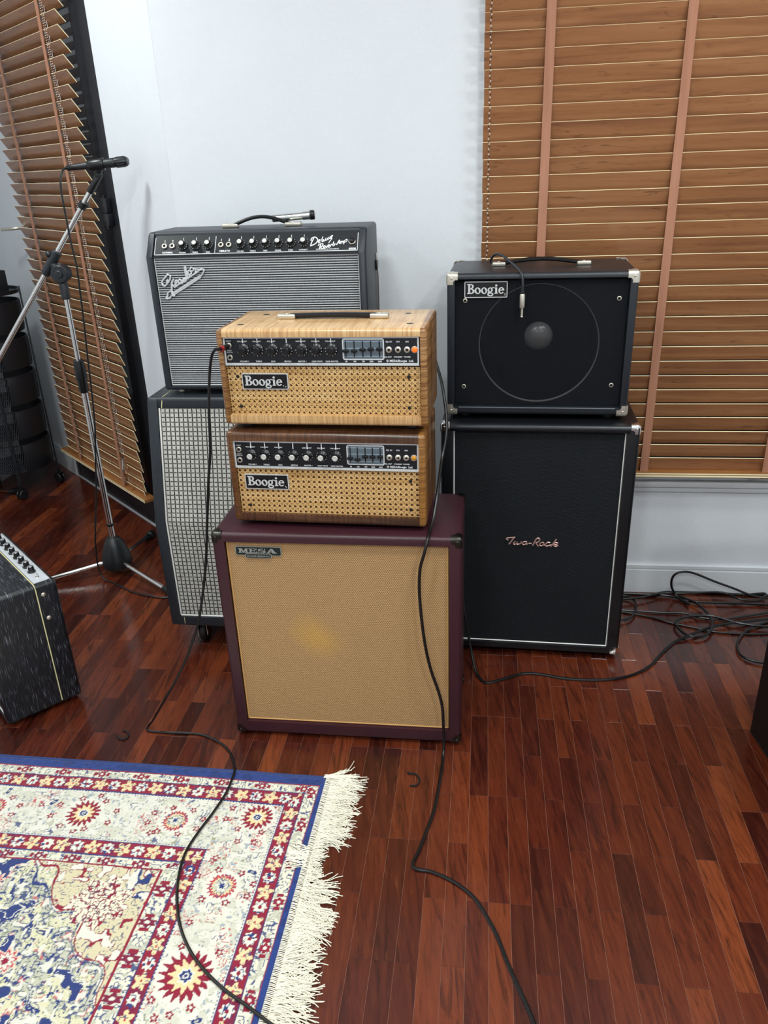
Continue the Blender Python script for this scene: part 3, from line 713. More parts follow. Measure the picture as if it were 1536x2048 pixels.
g = G(); g.lathe([(.166, -.0015), (.1668, -.0088), (.1656, -.0088), (.164, -.0015)], (cx, .026, cz), (0, 1, 0), 64, 1, caps=False)
g.lathe([(.164, .002), (.150, .004), (.142, .0), (.13, .012), (.04, .055)], (cx, .026, cz), (0, 1, 0), 48, 0, caps=False); g.ball((cx, .046, cz+.018), .040, 2, 24, (0, -1, 0), .62)
obj('speaker_cone', g, [plain('black_paper_cone', '#050608', .9, spec=.1), plain('ring_edge', '#f2f4f6', .4), plain('metal_dust_cap', '#f4f4f2', .3, .35)], T, off)
for sx, sz in ((.050, .325), (.466, .327), (.048, .081), (.464, .087)):
    g = G(); g.lathe([(.0062, 0), (.0062, .0015), (.0040, .0022), (.0036, .0006)], (sx, .0138, sz), (0, -1, 0), 16); g.lathe([(.0037, .0008), (0, .0008)], (sx, .0138, sz), (0, -1, 0), 12, 1); obj('screw_washer', g, [NICKEL, MATBLK], T, off)
x0, x1, z0, z1 = .048, .166, .333, .3765
g = G(); g.rrect(x0, x1, z0, z1, .003, .010, .0135, 0); g.rrect(x0+.0022, x1-.0022, z0+.0022, z1-.0022, .002, .0096, .0101, 1)
boogie_word(g, x0+.0075, z0+(z1-z0)*.25, (z1-z0)*.61, .0097, 0, .0012); g.text('®', x1-.0065, z0+.005, .006, .0096, .0004, 0); obj('name_plate', g, [SILVER, SMOOTHBLK], T, off)
for g in corner_caps(w, d, H, .030): obj('corner_cap', g, NICKEL, T, off)
g = G(); g.tube([(.035, .0005, .0215), (w-.035, .0005, .0215)], .002, 8); obj('piping', g, plain('grey_piping', '#5a5f66', .35), T, off)
handle(T, off, .118, .398, .150, H, .012, .040, .022)
for fx in (.05, w-.05):
    for fy in (.05, d-.05):
        g = G(); g.cyl((fx, fy, -.014), (fx, fy, .001), .016, seg=14); obj('rubber_foot', g, RUBBER, T, off)

# ------------------------------------------------------------------ tall black speaker cabinet
T, off = place('speaker_cabinet', .175, 2.185, .020, -9.48, .563, .355, 'tall black speaker cabinet with white piping and pink script lettering on its grille', 'speaker cabinet')
w, d, H = .563, .355, .766
g = G(); cabinet(g, w, [(0, 0), (0, H), (d, H), (d, 0)], .036, .009, tt=.022, tb=.024); obj('cabinet_shell', g, leather('smooth_black_tolex', '#0a0c10', .36, 600, .2), T, off)
g = G(); g.box(.037, w-.037, .012, .02, .0245, H-.022); obj('grille_cloth', g, weave('black_twill_cloth', '#050607', '#23282e', 210, 260, .7, .7).m, T, off)
g = G(); q = [(.038, H-.022), (.038, .0262), (w-.038, .0262), (w-.038, H-.022)]
for (a, b), (c, e) in zip(q, q[1:]): g.tube([(a, .010, b), (c, .010, e)], .0019, 8)
obj('piping', g, WPIPE, T, off)
g = G(); g.tube([(.028, .003, H-.0115), (w-.028, .003, H-.0115)], .0125, 20); obj('top_roll', g, leather('roll_tolex', '#10141a', .34, 600, .15), T, off)
LG = plain('rose_metal', '#c9a49c', .3, .6)
g = G(); fx = lambda p: (.198+(p[0]-305)*.000158, .402-(p[1]-250)*.000152)
strokes(g, [[(350, 322), (312, 300), (330, 277), (400, 267), (482, 255)], [(1.15, )[0], [(462, 262), (420, 330), (368, 415)]],
    [(488, 345), (455, 385), (460, 412), (500, 405), (528, 350), (512, 398), (545, 412), (588, 388), (602, 345)],
    [(690, 345), (645, 355), (622, 395), (650, 416), (690, 392), (702, 352), (680, 342)], [(640, 415), (690, 405), (724, 400)], [(742, 384), (798, 380)],
    [1.15, [(820, 428), (850, 360), (880, 290), (920, 260), (950, 285), (930, 335), (880, 365)]], [(885, 362), (900, 400), (932, 438)],
    [(1000, 345), (962, 375), (956, 412), (985, 428), (1022, 400), (1030, 362), (1000, 345)], [(1022, 405), (1045, 412), (1066, 395)],
    [(1150, 350), (1100, 348), (1062, 400), (1090, 432), (1140, 412), (1180, 395)], [1.15, [(1270, 262), (1220, 350), (1165, 438)]], [(1200, 398), (1250, 352), (1292, 350), (1280, 385), (1225, 397), (1250, 432), (1308, 408)]], fx, .009, .0021)
obj('script_logo', g, LG, T, off)
for g in corner_caps(w, d, H, .026): obj('corner_cap', g, CHROME, T, off)
for fx_ in (.06, w-.06):
    for fy in (.05, d-.05):
        g = G(); g.cyl((fx_, fy, -.020), (fx_, fy, .001), .018, seg=14); obj('rubber_foot', g, RUBBER, T, off)

# ------------------------------------------------------------------ combo amplifier with silver striped grille
T, off = place('guitar_combo_amplifier', -.658, 2.36, .869, -7.89, .64, .25, 'black combo amplifier with silver striped grille cloth, standing on the slanted checkered cabinet', 'amplifier')
w, d, H, kz0, ky = .64, .25, .455, .391, .045
g = G(); cabinet(g, w, [(0, 0), (0, kz0), (ky, H), (d, H), (d, 0)], .020, .009, tt=.016, tb=.012); g.box(.020, w-.020, .004, .016, kz0-.004, kz0+.0005); obj('cabinet_shell', g, TOLEXG, T, off)
g = G(); g.box(.0205, w-.0205, .011, .016, .012, kz0-.004, mat=1)
n = 57
for i in range(n):
    z = .0150+(kz0-.022)*i/(n-1)
    g.add([(.0215, .0108, z-.0019), (w-.0215, .0108, z-.0019), (w-.0215, .0088, z), (.0215, .0088, z), (w-.0215, .0108, z+.0019), (.0215, .0108, z+.0019)], [(0, 1, 2, 3), (3, 2, 4, 5)], 0)
sv = NT('silver_cord_cloth'); nn = sv.noise(sv.coord((900, 900, 60)), 1, 2, .5); sv.l(sv.ramp(nn, [(.35, '#9a9da1'), (.65, '#cccfd2')]), sv.b.inputs['Base Color']); sv.b.inputs['Roughness'].default_value = .6
obj('grille_cloth', g, [sv.m, plain('dark_cord_groove', '#16181c', .8)], T, off, kind='stuff')
g = G(); q = [(.0225, .0142), (w-.0225, .0142), (w-.0225, kz0-.0055), (.0225, kz0-.0055), (.0225, .0142)]
for (a, b), (c, e) in zip(q, q[1:]): g.tube([(a, .0095, b), (c, .0095, e)], .0014, 6)
obj('piping', g, SILVER, T, off)
ta = -math.atan2(ky, H-kz0); P0 = Vector((off[0], off[1]+.007, kz0+.002)); ct, st = math.cos(-ta), math.sin(-ta)
def fp(x, z, y=0): return (P0.x+x, P0.y+z*st+y*ct, P0.z+z*ct-y*st)
g = G(); g.box(.0205, w-.0205, .001, .006, 0, .064, mat=1)
g.box(.0235, w-.0235, .0006, .0011, .0035, .0052, mat=0); g.box(.0235, .0252, .0006, .0011, .0035, .058, mat=0); g.box(w-.0252, w-.0235, .0006, .0011, .0035, .058, mat=0); g.box(.2035, .2050, .0006, .0011, .0035, .058, mat=0)
kx9 = [.108, .146, .184]+[.279+.0366*i for i in range(6)]
for kx, s1 in zip(kx9, ('VOLUME', 'TREBLE', 'BASS', 'VOLUME', 'TREBLE', 'BASS', 'REVERB', 'SPEED', 'INTENSITY')):
    g.box(kx-.0006, kx+.0006, .0006, .0011, .0475, .056, mat=0); g.text(s1, kx, .0075, .0052, .001, .0004, 0, off=.0001)
for jx, s1 in ((.053, '1'), (.076, '2'), (.221, '1'), (.244, '2')): g.text(s1, jx, .042, .0105, .001, .0004, 0, off=.0002)
g.text('NORMAL', .064, .0075, .0078, .001, .0004, 0, off=.0002); g.text('VIBRATO', .233, .0085, .0078, .001, .0004, 0, off=.0002)
def scr(s, x, z, h, rot):
    g.text(s, x, z, h, .001, .0004, 0, 'LEFT', .35, rot, .00035)
fx = lambda p: (.480+(p[0]-553)*.000252, .0105+(475-p[1])*.000268)
strokes(g, [[1.3, [(560, 442), (570, 400), (592, 352)]], [1.3, [(562, 380), (570, 350), (610, 340), (638, 370), (620, 410), (560, 440)]],
    [(642, 395), (665, 380), (660, 368), (645, 385), (652, 405), (675, 395)], [(680, 380), (695, 335), (688, 360), (690, 395), (700, 390)], [(706, 365), (704, 388), (722, 380), (728, 355), (730, 380), (742, 372)],
    [(742, 350), (760, 375)], [(768, 340), (742, 378)], [(766, 362), (785, 355), (805, 325), (785, 335), (780, 358), (800, 355)], [(800, 358), (780, 385), (765, 410)],
    [1.2, [(675, 425), (668, 450), (662, 482)]], [1.2, [(648, 440), (660, 422), (700, 418), (692, 445), (672, 455), (700, 478)]], [(704, 462), (725, 450), (718, 438), (706, 455), (714, 472), (732, 462)],
    [(734, 440), (744, 465), (760, 430)], [(758, 452), (778, 440), (770, 428), (760, 445), (768, 462), (786, 452)], [(788, 450), (795, 425), (806, 428)], [(822, 395), (812, 440), (830, 440), (832, 422), (815, 425)],
    [(838, 425), (852, 420)], [1.1, [(855, 435), (885, 378), (888, 425)]], [(862, 412), (890, 408)], [(895, 425), (900, 400), (912, 395), (912, 420)], [(912, 402), (928, 392), (930, 415)], [(940, 395), (934, 430)], [(938, 395), (965, 372), (968, 395), (942, 408)]], fx, .0004, .0012, flat=.4)
g.text('ELECTRIC INSTRUMENTS', .531, .0085, .0046, .001, .0004, 0, sx=1.2, off=.0001) if False else g.text('FENDER MUSICAL INSTRUMENTS', .531, .0080, .0044, .001, .0004, 0, off=.0001)
g.box(.5915, .611, .0007, .0011, .0068, .0118, mat=0); g.text('FENDER', .601, .0076, .0036, .0007, .0003, 1)
obj('control_panel', g, [WPRINT, PANEL], T, P0, (ta, 0, 0))
KF = knob_mesh(.0148, .0076, .016, 'silver')
for kx in kx9:
    k = obj('knob', KF, None, T, fp(kx, .0305), (ta, 0, 0)); g = G(); g.lathe([(.0066, 0), (.0066, .001), (.0056, .0016), (0, .0012)], (0, -.016, 0), (0, -1, 0), 18); obj('cap', g, plain('ivory_cap', '#e8e6d4', .35) if kx != .108 and False else CAPWHITE, k)
for jx in (.053, .076, .221, .244):
    o = jack(T, (0, 0, 0), 0, 0, 0, .0080); o.location = fp(jx, .0300); o.rotation_euler = (ta, 0, 0)
g = G(); g.lathe([(.0105, 0), (.0105, .003), (.0085, .005), (.0075, .003)], (0, 0, 0), (0, -1, 0), 22, 0); g.ball((0, -.004, 0), .0072, 1, 16, (0, -1, 0), .8)
obj('pilot_lamp', g, [CHROME, plain('dark_jewel', '#120a0c', .12)], T, fp(.600, .031), (ta, 0, 0))
g = G(); fx = lambda p: (.036+(p[0]-240)*.000262, .274+(947-p[1])*.000215)
strokes(g, [[1.2, [(252, 768), (243, 735), (275, 685), (320, 640), (350, 648), (345, 690), (310, 745), (272, 780), (252, 768)]], [1, [(300, 715), (315, 700), (312, 725), (298, 728)]], [1.5, [(388, 690), (362, 735), (352, 800), (345, 860), (352, 905), (380, 905)]],
    [(352, 800), (385, 770), (410, 765)], [1.2, [(345, 845), (300, 868), (292, 900), (268, 945), (312, 938), (338, 905)]],
    [1.1, [(392, 755), (415, 742), (430, 715), (407, 715), (395, 745), (408, 775), (432, 765)]], [1.1, [(442, 762), (442, 712), (460, 700), (470, 720), (470, 752), (490, 738)]],
    [1.1, [(522, 690), (492, 700), (495, 732), (520, 720), (532, 690), (527, 545), (542, 552), (542, 600), (552, 692)]], [1.1, [(560, 642), (590, 630), (597, 602), (572, 590), (560, 620), (577, 662), (612, 645)]],
    [1, [(590, 600), (622, 588), (626, 560), (600, 550), (588, 575)]], [1.1, [(640, 622), (650, 582), (640, 562), (680, 576), (740, 580)]],
    [1.2, [(345, 882), (500, 782), (620, 702), (702, 655)]], [1, [(372, 892), (520, 796), (640, 716), (705, 672)]], [1.2, [(705, 660), (742, 602), (738, 577), (700, 582), (652, 618), (500, 720), (380, 802)]]], fx, .0045, .0023, flat=.7)
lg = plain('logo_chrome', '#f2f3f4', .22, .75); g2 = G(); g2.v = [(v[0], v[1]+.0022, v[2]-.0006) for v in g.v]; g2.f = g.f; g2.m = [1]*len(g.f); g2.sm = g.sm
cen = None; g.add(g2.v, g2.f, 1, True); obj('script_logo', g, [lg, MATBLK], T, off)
handle(T, off, .195, .435, .135, H, .022, .050, .020)
g = G(); g.tube([(w+.002, .20, .37), (w+.006, .205, .30), (w+.003, .20, .05)], .002, 6, 0); g.box(w, w+.006, .19, .215, .32, .35, .002, 1); obj('tilt_leg', g, [CHROME, DKMETAL], T, off)
for fx_ in (.04, w-.04):
    for fy in (.04, d-.04):
        g = G(); g.cyl((fx_, fy, -.012), (fx_, fy, .001), .012, seg=14); obj('foot', g, NICKEL, T, off)
g = G(); A = T.matrix_basis
tl = thing('chrome_tube', (A @ Vector((off[0]+.405, off[1]+.150, .4805))), R(-7.89+6), 'short chrome tube with a black end, lying on the striped combo amplifier handle', 'tube')
tl.rotation_euler = (0, R(-3), R(-2))
g = G(); g.lathe([(.0085, -.060), (.0105, -.058), (.0105, .030), (.0118, .031), (.0118, .052)], (0, 0, 0), (1, 0, 0), 18); obj('barrel', g, CHROME, tl)
g = G(); g.lathe([(.0125, .052), (.0135, .054), (.0135, .064), (.0115, .066), (0, .066)], (0, 0, 0), (1, 0, 0), 18); obj('end_cap', g, SMOOTHBLK, tl)

# ------------------------------------------------------------------ slanted cabinet with checkered cloth
T, off = place('speaker_cabinet', -.725, 2.25, .095, -7.9, .66, .350, 'slant-front speaker cabinet with white checkered grille cloth and white piping, on casters', 'speaker cabinet')
w, d, H, kz0, ky = .66, .35, .760, .378, .085
g = G(); cabinet(g, w, [(0, 0), (0, kz0), (ky, H), (d, H), (d, 0)], .034, .011, tt=.030, tb=.036); obj('cabinet_shell', g, TOLEXG, T, off)
WCL = NT('white_checker_cloth'); nn = WCL.noise(WCL.coord((700, 700, 700)), 1, 2, .5); WCL.l(WCL.ramp(nn, [(.3, '#a9a8a2'), (.7, '#dedcd4')]), WCL.b.inputs['Base Color']); WCL.b.inputs['Roughness'].default_value = .8; WCL.bump(nn, .4, .0006)
def checker(x0, x1, z0, z1, p):
    g = G(); g.box(x0, x1, .0008, .004, z0, z1, mat=0); ni, nj = int((x1-x0)/p), int((z1-z0)/p)
    for i in range(ni):
        for j in range(nj):
            cx, cz, h = x0+(i+.5)*p, z0+(j+.5)*p, p*.455
            jx = random.uniform(-.0003, .0003)
            g.add([(cx-h, .0008, cz-h), (cx+h, .0008, cz-h), (cx+h, .0008, cz+h), (cx-h, .0008, cz+h), (cx-h*.7+jx, -.0004, cz-h*.7), (cx+h*.7+jx, -.0004, cz-h*.7), (cx+h*.7, -.0004, cz+h*.7), (cx-h*.7, -.0004, cz+h*.7)],
                  [(0, 1, 5, 4), (1, 2, 6, 5), (2, 3, 7, 6), (3, 0, 4, 7), (4, 5, 6, 7)], 0)
    for i in range(ni+1):
        for j in range(nj+1):
            x, z = x0+i*p, z0+j*p
            if (i+j) % 2: g.box(max(x0, x-p*.76), min(x1, x+p*.76), -.0006, .0006, z-.00085, z+.00085, mat=1)
            else: g.box(x-.0012, x+.0012, -.0009, .0005, max(z0, z-p*.84), min(z1, z+p*.84), mat=1)
    return g
BLKTH = plain('black_thread', '#0d0e10', .7)
obj('lower_grille', checker(.040, .040+.01405*41, .040, .3775, .01405), [WCL.m, BLKTH], T, (off[0], off[1]+.012, 0), kind='stuff')
sa = math.atan2(ky, H-kz0); Ls = math.hypot(ky, H-kz0)-.034
obj('upper_grille', checker(.040, .040+.01405*41, -.0003, Ls, .01425), [WCL.m, BLKTH], T, (off[0], off[1]+.012, kz0), (-sa, 0, 0), kind='stuff')
g = G(); yy = .009; zt = kz0+Ls*math.cos(sa); yt = yy+Ls*math.sin(sa)
for x in (.0375, w-.0375): g.tube([(x, yy, .0385), (x, yy, kz0), (x, yt, zt)], .0029, 8)
g.tube([(.0375, yy, .0385), (w-.0375, yy, .0385)], .0029, 8); obj('piping', g, WPIPE, T, off)
g = G()
for x in (.050, w-.050):
    g.tube([(x, ky-.010, H-.030), (x, ky+.0005, H-.010), (x, ky+.011, H+.0004), (x, d, H+.0004)], .0011, 6); g.tube([(x, -.0003, .034), (x, -.0003, .012), (x, .011, -.0002)], .0011, 6)
obj('gold_trim', g, CPIPE, T, off)
for x in (.085, w-.085):
    for y in (.060, d-.06):
        g = G(); g.box(x-.028, x+.028, y-.03, y+.03, -.004, -.0005, 0, 0); g.lathe([(.02, -.004), (.02, -.012), (.012, -.016)], (x, y, 0), (0, 0, 1), 16, 0)
        for s_ in (-1, 1): g.box(x+s_*.016-.0015, x+s_*.016+.0015, y-.012, y+.030, -.065, -.010, .001, 0)
        g.cyl((x-.017, y+.016, -.060), (x+.017, y+.016, -.060), .005, seg=10, mat=0)
        c = obj('caster', g, CHROME, T, off)
        g = G(); g.lathe([(.018, -.012), (.030, -.012), (.0345, -.008), (.0345, .008), (.030, .012), (.018, .012)], (x, y+.016, -.060), (1, 0, 0), 24); obj('wheel', g, RUBBER, c)

# ------------------------------------------------------------------ streaked black combo amplifier at the left edge
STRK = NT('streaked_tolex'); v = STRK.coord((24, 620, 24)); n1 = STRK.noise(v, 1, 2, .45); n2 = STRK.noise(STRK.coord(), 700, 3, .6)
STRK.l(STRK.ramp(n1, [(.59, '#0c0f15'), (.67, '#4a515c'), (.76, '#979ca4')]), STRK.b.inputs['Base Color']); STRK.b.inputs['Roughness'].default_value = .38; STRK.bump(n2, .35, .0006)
aw, ad, ah = .46, .222, .405; X = Vector((math.cos(R(-49.5)), math.sin(R(-49.5)), 0)); Yv = Vector((-X.y, X.x, 0)); org = Vector((-.951, 1.997, .016))-X*aw-Yv*ad
T, off = place('guitar_combo_amplifier', org.x, org.y, .016, -49.5, aw, ad, 'small black combo amplifier with white streaks and a silver top panel, at the left edge', 'amplifier')
g = G(); cabinet(g, aw, [(0, 0), (0, ah), (ad, ah), (ad, 0)], .018, .012); obj('cabinet_shell', g, STRK.m, T, off)
g = G(); g.tube([(aw+.0006, .160, .012), (aw+.0006, .160, ah-.013), (aw-.004, .160, ah-.003), (aw-.013, .160, ah+.0006)], .0016, 6); g.tube([(.02, .160, ah+.0004), (aw-.013, .160, ah+.0006)], .0016, 6); obj('side_piping', g, CPIPE, T, off)
g = G(); g.box(.018, aw-.018, .008, .014, .018, ah-.018); obj('grille_cloth', g, MATBLK, T, off)
g = G(); q = [(.02, .02), (aw-.02, .02), (aw-.02, ah-.02), (.02, ah-.02), (.02, .02)]
for (a, b), (c, e) in zip(q, q[1:]): g.tube([(a, .006, b), (c, .006, e)], .002, 6)
obj('piping', g, WPIPE, T, off)
g = G(); g.box(.02, aw-.017, .1625, .210, ah-.001, ah+.0012, 0, 0); g.box(.02, aw-.017, .2035, .2095, ah+.001, ah+.0032, .001, 1); g.box(.02, aw-.017, .1625, .1642, ah+.001, ah+.0022, 0, 1)
g.box(.02, aw-.06, .1925, .1932, ah+.0012, ah+.0016, 0, 2); obj('control_panel', g, [plain('brushed_panel', '#d9dde2', .33, .35), plain('bright_rim', '#e6e8ea', .25, .6), SMOOTHBLK], T, off)
for i in range(8):
    x = aw-.095-.0425*i
    g = G(); g.lathe([(.0115, 0), (.0115, .004), (.0090, .006), (.0082, .0185), (.0075, .0195)], (0, 0, 0), (0, 0, 1), 20, 0); g.box(-.0007, .0007, -.0095, -.0060, .004, .0198, mat=1)
    k = obj('knob', g, [SMOOTHBLK, WPRINT], T, (off[0]+x, off[1]+.185, ah+.001)); g = G(); g.lathe([(.0076, .0194), (.0070, .0204), (0, .0204)], (0, 0, 0), (0, 0, 1), 18); obj('cap', g, CHROME, k)
g = G(); g.lathe([(.006, 0), (.006, .002), (.004, .003), (0, .003)], (aw-.050, .185, ah+.001), (0, 0, 1), 16); g.tube([(aw-.050, .185, ah+.003), (aw-.047, .185, ah+.011)], .0018, 8); obj('toggle_switch', g, CHROME, T, off)
for z in (.372, .295):
    g = G(); g.ball((aw+.0005, .178, z), .0068, 0, 14, (1, 0, 0), .5); obj('bolt', g, NICKEL, T, off)
handle(T, off, .12, .355, .085, ah, .014, .040, .024)
for fx_ in (.05, aw-.05):
    for fy in (.04, ad-.04):
        g = G(); g.cyl((fx_, fy, -.016), (fx_, fy, .001), .015, seg=14); obj('rubber_foot', g, RUBBER, T, off)

# ------------------------------------------------------------------ microphone stand, microphone
HX, HY = -1.09, 2.84
T = thing('microphone_stand', (HX, HY, 0), 0, 'chrome boom microphone stand on a black tripod base, in front of the angled window', 'microphone stand')
O = Vector((HX, HY, 0)); L = lambda *p: tuple(Vector(p)-O)
g = G(); g.lathe([(.044, .026), (.056, .030), (.060, .045), (.056, .075), (.040, .125), (.027, .150), (.020, .156), (.013, .157)], (0, 0, 0), (0, 0, 1), 28); g.box(-.075, -.045, -.012, .012, .05, .074, .004) if False else None
hb = obj('tripod_hub', g, plain('hub_plastic', '#14181c', .4), T)
for a, rr in ((80, .325), (201, .36), (-40.5, .39)):
    c, s_ = math.cos(R(a)), math.sin(R(a)); g = G(); g.tube([(c*.03, s_*.03, .052), (c*(rr-.04), s_*(rr-.04), .019)], .0088, 12); l_ = obj('leg', g, CHROME, T)
    g = G(); g.tube([(c*(rr-.085), s_*(rr-.085), .0235), (c*(rr-.055), s_*(rr-.055), .0205), (c*(rr-.035), s_*(rr-.035), .019), (c*(rr-.03), s_*(rr-.03), .0185), (c*rr, s_*rr, .017)], [.0100, .0125, .0130, .0175, .0165], 14); obj('rubber_foot', g, RUBBER, l_)
g = G(); g.cyl((0, 0, .05), (0, 0, .76), .0118, seg=20); obj('lower_tube', g, CHROME, T)
g = G(); g.lathe([(.0128, .205), (.0145, .207), (.0145, .214), (.0128, .216)], (0, 0, 0), (0, 0, 1), 18); obj('collar', g, SMOOTHBLK, T)
g = G(); g.lathe([(.014, .748), (.0175, .755), (.0175, .79), (.0205, .80), (.0205, .842), (.0165, .868), (.012, .872)], (0, 0, 0), (0, 0, 1), 20); obj('height_clutch', g, SMOOTHBLK, T)
g = G(); g.cyl((0, 0, .80), (0, 0, 1.14), .0088, seg=18); obj('upper_tube', g, CHROME, T)
g = G(); g.lathe([(.0125, 1.085), (.0150, 1.088), (.0150, 1.135), (.012, 1.142)], (0, 0, 0), (0, 0, 1), 18)
g.cyl((0, -.024, 1.172), (0, .024, 1.172), .030, seg=24, bev=.003); g.cyl((0, -.030, 1.172), (0, -.022, 1.172), .013, seg=16, bev=.002); g.box(-.012, .012, -.012, .012, 1.13, 1.17, .003)
B0, B1 = Vector(L(-1.60, HY, .600)), Vector(L(-.922, HY, 1.455)); bd = (B1-B0).normalized(); m0 = Vector((-.030, 0, 1.210))
m0 = B0+bd*((m0-B0).dot(bd))
g.tube([m0-bd*.048, m0-bd*.044, m0+bd*.044, m0+bd*.048], [.013, .0165, .0165, .013], 16); g.tube([(0, 0, 1.172), m0], .016, 12); g.ball(m0+Vector((-.020, -.004, .006))+bd*.03, .012, 0, 14)
obj('boom_clutch', g, plain('clutch_plastic', '#1b1f24', .4), T)
g = G(); g.tube([B0, B1], .0090, 14); obj('boom', g, CHROME, T)
g = G(); g.tube([B1-bd*.035, B1-bd*.03, B1+bd*.035, B1+bd*.040], [.0105, .0122, .0110, .008], 14); obj('boom_end', g, SMOOTHBLK, T)
g = G(); q = B1-bd*.085; g.tube([q-bd*.010, q+bd*.010], .0150, 14); g.box(q.x+.006, q.x+.022, q.y-.008, q.y+.008, q.z-.008, q.z+.008, .003); obj('cable_clip', g, SMOOTHBLK, T)
mz = lambda t: Vector((-1.006+.206*t, 2.835, 1.505+.014*t))
g = G(); g.tube([Vector(L(*mz(.36)))-Vector((0, 0, .001)), L(*mz(.40)), L(*mz(.60)), L(*mz(.62))], [.0150, .0185, .0200, .0185], 16); g.tube([L(-.915, 2.84, 1.462), L(-.905, 2.84, 1.485), L(-.900, 2.838, 1.50)], [.0105, .012, .0145], 12); g.cyl(L(-.907, 2.825, 1.482), L(-.907, 2.855, 1.482), .008, seg=12, bev=.001); obj('microphone_clip', g, SMOOTHBLK, T)
M = thing('microphone', mz(.5), 0, 'black dynamic microphone held in the clip at the top of the boom stand', 'microphone')
q = lambda t: tuple(mz(t)-mz(.5))
g = G(); g.tube([q(.16), q(.30), q(.62), q(.78), q(.80)], [.0098, .0110, .0140, .0152, .0140], 18); obj('body', g, plain('mic_body', '#1a1d21', .45), M)
g = G(); g.tube([q(.80), q(.81), q(.96), q(.985), q(1.0)], [.0140, .0162, .0160, .0145, .012], 22); ax = (mz(1)-mz(0)).normalized()
for k in range(14):
    a = math.tau*k/14; e = Vector((0, math.cos(a), math.sin(a)))*.0162; g.tube([Vector(q(.83))+e, Vector(q(.955))+e], .0011, 5, 1)
g.lathe([(.0118, 0), (.0105, .0025), (0, .003)], q(1.0), ax, 18, 2); obj('grille', g, [SMOOTHBLK, plain('slot_grey', '#3a3e43', .5), plain('mesh_grey', '#5b6066', .5, .5)], M)
g = G(); g.lathe([(.0142, -.001), (.0152, 0), (.0152, .0018), (.0142, .0028)], q(.79), ax, 20); obj('ring', g, SILVER, M) if False else None
g = G(); g.tube([q(0), q(.03), q(.16)], [.0055, .0088, .0098], 14); obj('connector', g, SMOOTHBLK, M)
cable('microphone_cable', [(-1.006, 2.835, 1.505), (-1.012, 2.815, 1.497), (-1.020, 2.80, 1.462), (-1.023, 2.80, 1.409), (-1.023, 2.8, 1.347), (-1.022, 2.8, 1.268), (-1.018, 2.8, 1.20), (-1.022, 2.8, 1.12), (-1.03, 2.8, 1.0), (-1.04, 2.8, .876), (-1.049, 2.8, .748), (-1.062, 2.8, .62), (-1.085, 2.8, .48), (-1.105, 2.8, .36), (-1.125, 2.785, .24), (-1.138, 2.775, .15), (-1.142, 2.768, .07), (-1.125, 2.758, .012), (-1.085, 2.738, .004), (-1.047, 2.706, .004), (-.983, 2.654, .004), (-.917, 2.622, .004), (-.845, 2.601, .004), (-.70, 2.64, .004), (-.58, 2.67, .004)], .0033,
      'thin black microphone cable hanging beside the boom stand and curving over the floor', res=5)
T = thing('microphone_stand', (-1.985, 3.60, 0), 0, 'chrome tripod leg of a second microphone stand, at the left edge below the basket rack', 'microphone stand')
g = G(); g.lathe([(.05, .03), (.058, .045), (.035, .12), (.013, .15)], (0, 0, 0), (0, 0, 1), 20); obj('tripod_hub', g, SMOOTHBLK, T)
for a, rr in ((55, .19), (190, .09), (-65, .19)):
    c, s_ = math.cos(R(a)), math.sin(R(a)); g = G(); g.tube([(c*.03, s_*.03, .075), (c*(rr-.03), s_*(rr-.03), .020)], .0070, 10); l_ = obj('leg', g, CHROME, T)
    g = G(); g.tube([(c*(rr-.055), s_*(rr-.055), .022), (c*(rr-.02), s_*(rr-.02), .018), (c*rr, s_*rr, .016)], [.0115, .0165, .015], 12); obj('rubber_foot', g, RUBBER, l_)
g = G(); g.cyl((0, 0, .1), (0, 0, .42), .011, seg=14); obj('lower_tube', g, CHROME, T)

# ------------------------------------------------------------------ round basket rack by the left wall
rc = CP+lx*1.615+ly*.235
T = thing('basket_rack', rc, 0, 'black round rack of five stacked baskets on casters, at the left edge', 'rack')
BK = plain('rack_black', '#12161d', .42)
ang_r = math.degrees(math.atan2(-ly.y, -ly.x))      # towards the window
Rr = .160
for i in range(5):
    z0 = .135+.169*i; g = G(); a0, a1 = ang_r-95, ang_r+70; n = 30
    vs = []; fs = []
    for k in range(n+1):
        a = R(a0+(a1-a0)*k/n)
        for r_, z in ((Rr, z0), (Rr+.004, z0+.03), (Rr+.005, z0+.128), (Rr+.001, z0+.138), (Rr-.003, z0+.138), (Rr-.003, z0)): vs.append((r_*math.cos(a), r_*math.sin(a), z))
    for k in range(n):
        for j in range(6): fs.append((k*6+j, k*6+(j+1) % 6, (k+1)*6+(j+1) % 6, (k+1)*6+j))
    g.add(vs, fs, 0, True); g.lathe([(0, z0+.002), (Rr-.003, z0+.002), (Rr-.003, z0-.002), (0, z0-.002)], (0, 0, 0), (0, 0, 1), 32); g.lathe([(Rr-.002, z0+.134), (Rr+.004, z0+.134), (Rr+.004, z0+.140), (Rr-.002, z0+.140), (Rr-.002, z0+.134)], (0, 0, 0), (0, 0, 1), 36, caps=False)
    b_ = obj('basket', g, BK, T)
    g = G(); b0, b1 = a0-195, a0
    for k in range(56):
        for s_ in (-1, 1):
            pts = []
            for m_ in range(5):
                a = R(b0+(b1-b0)*k/56+s_*m_*3.0); pts.append((Rr*math.cos(a), Rr*math.sin(a), z0+.134*m_/4))
            g.tube(pts, .0011, 4, 0)
    obj('wire_mesh', g, plain('wire_grey', '#4c5158', .35, .5), b_, kind='stuff')
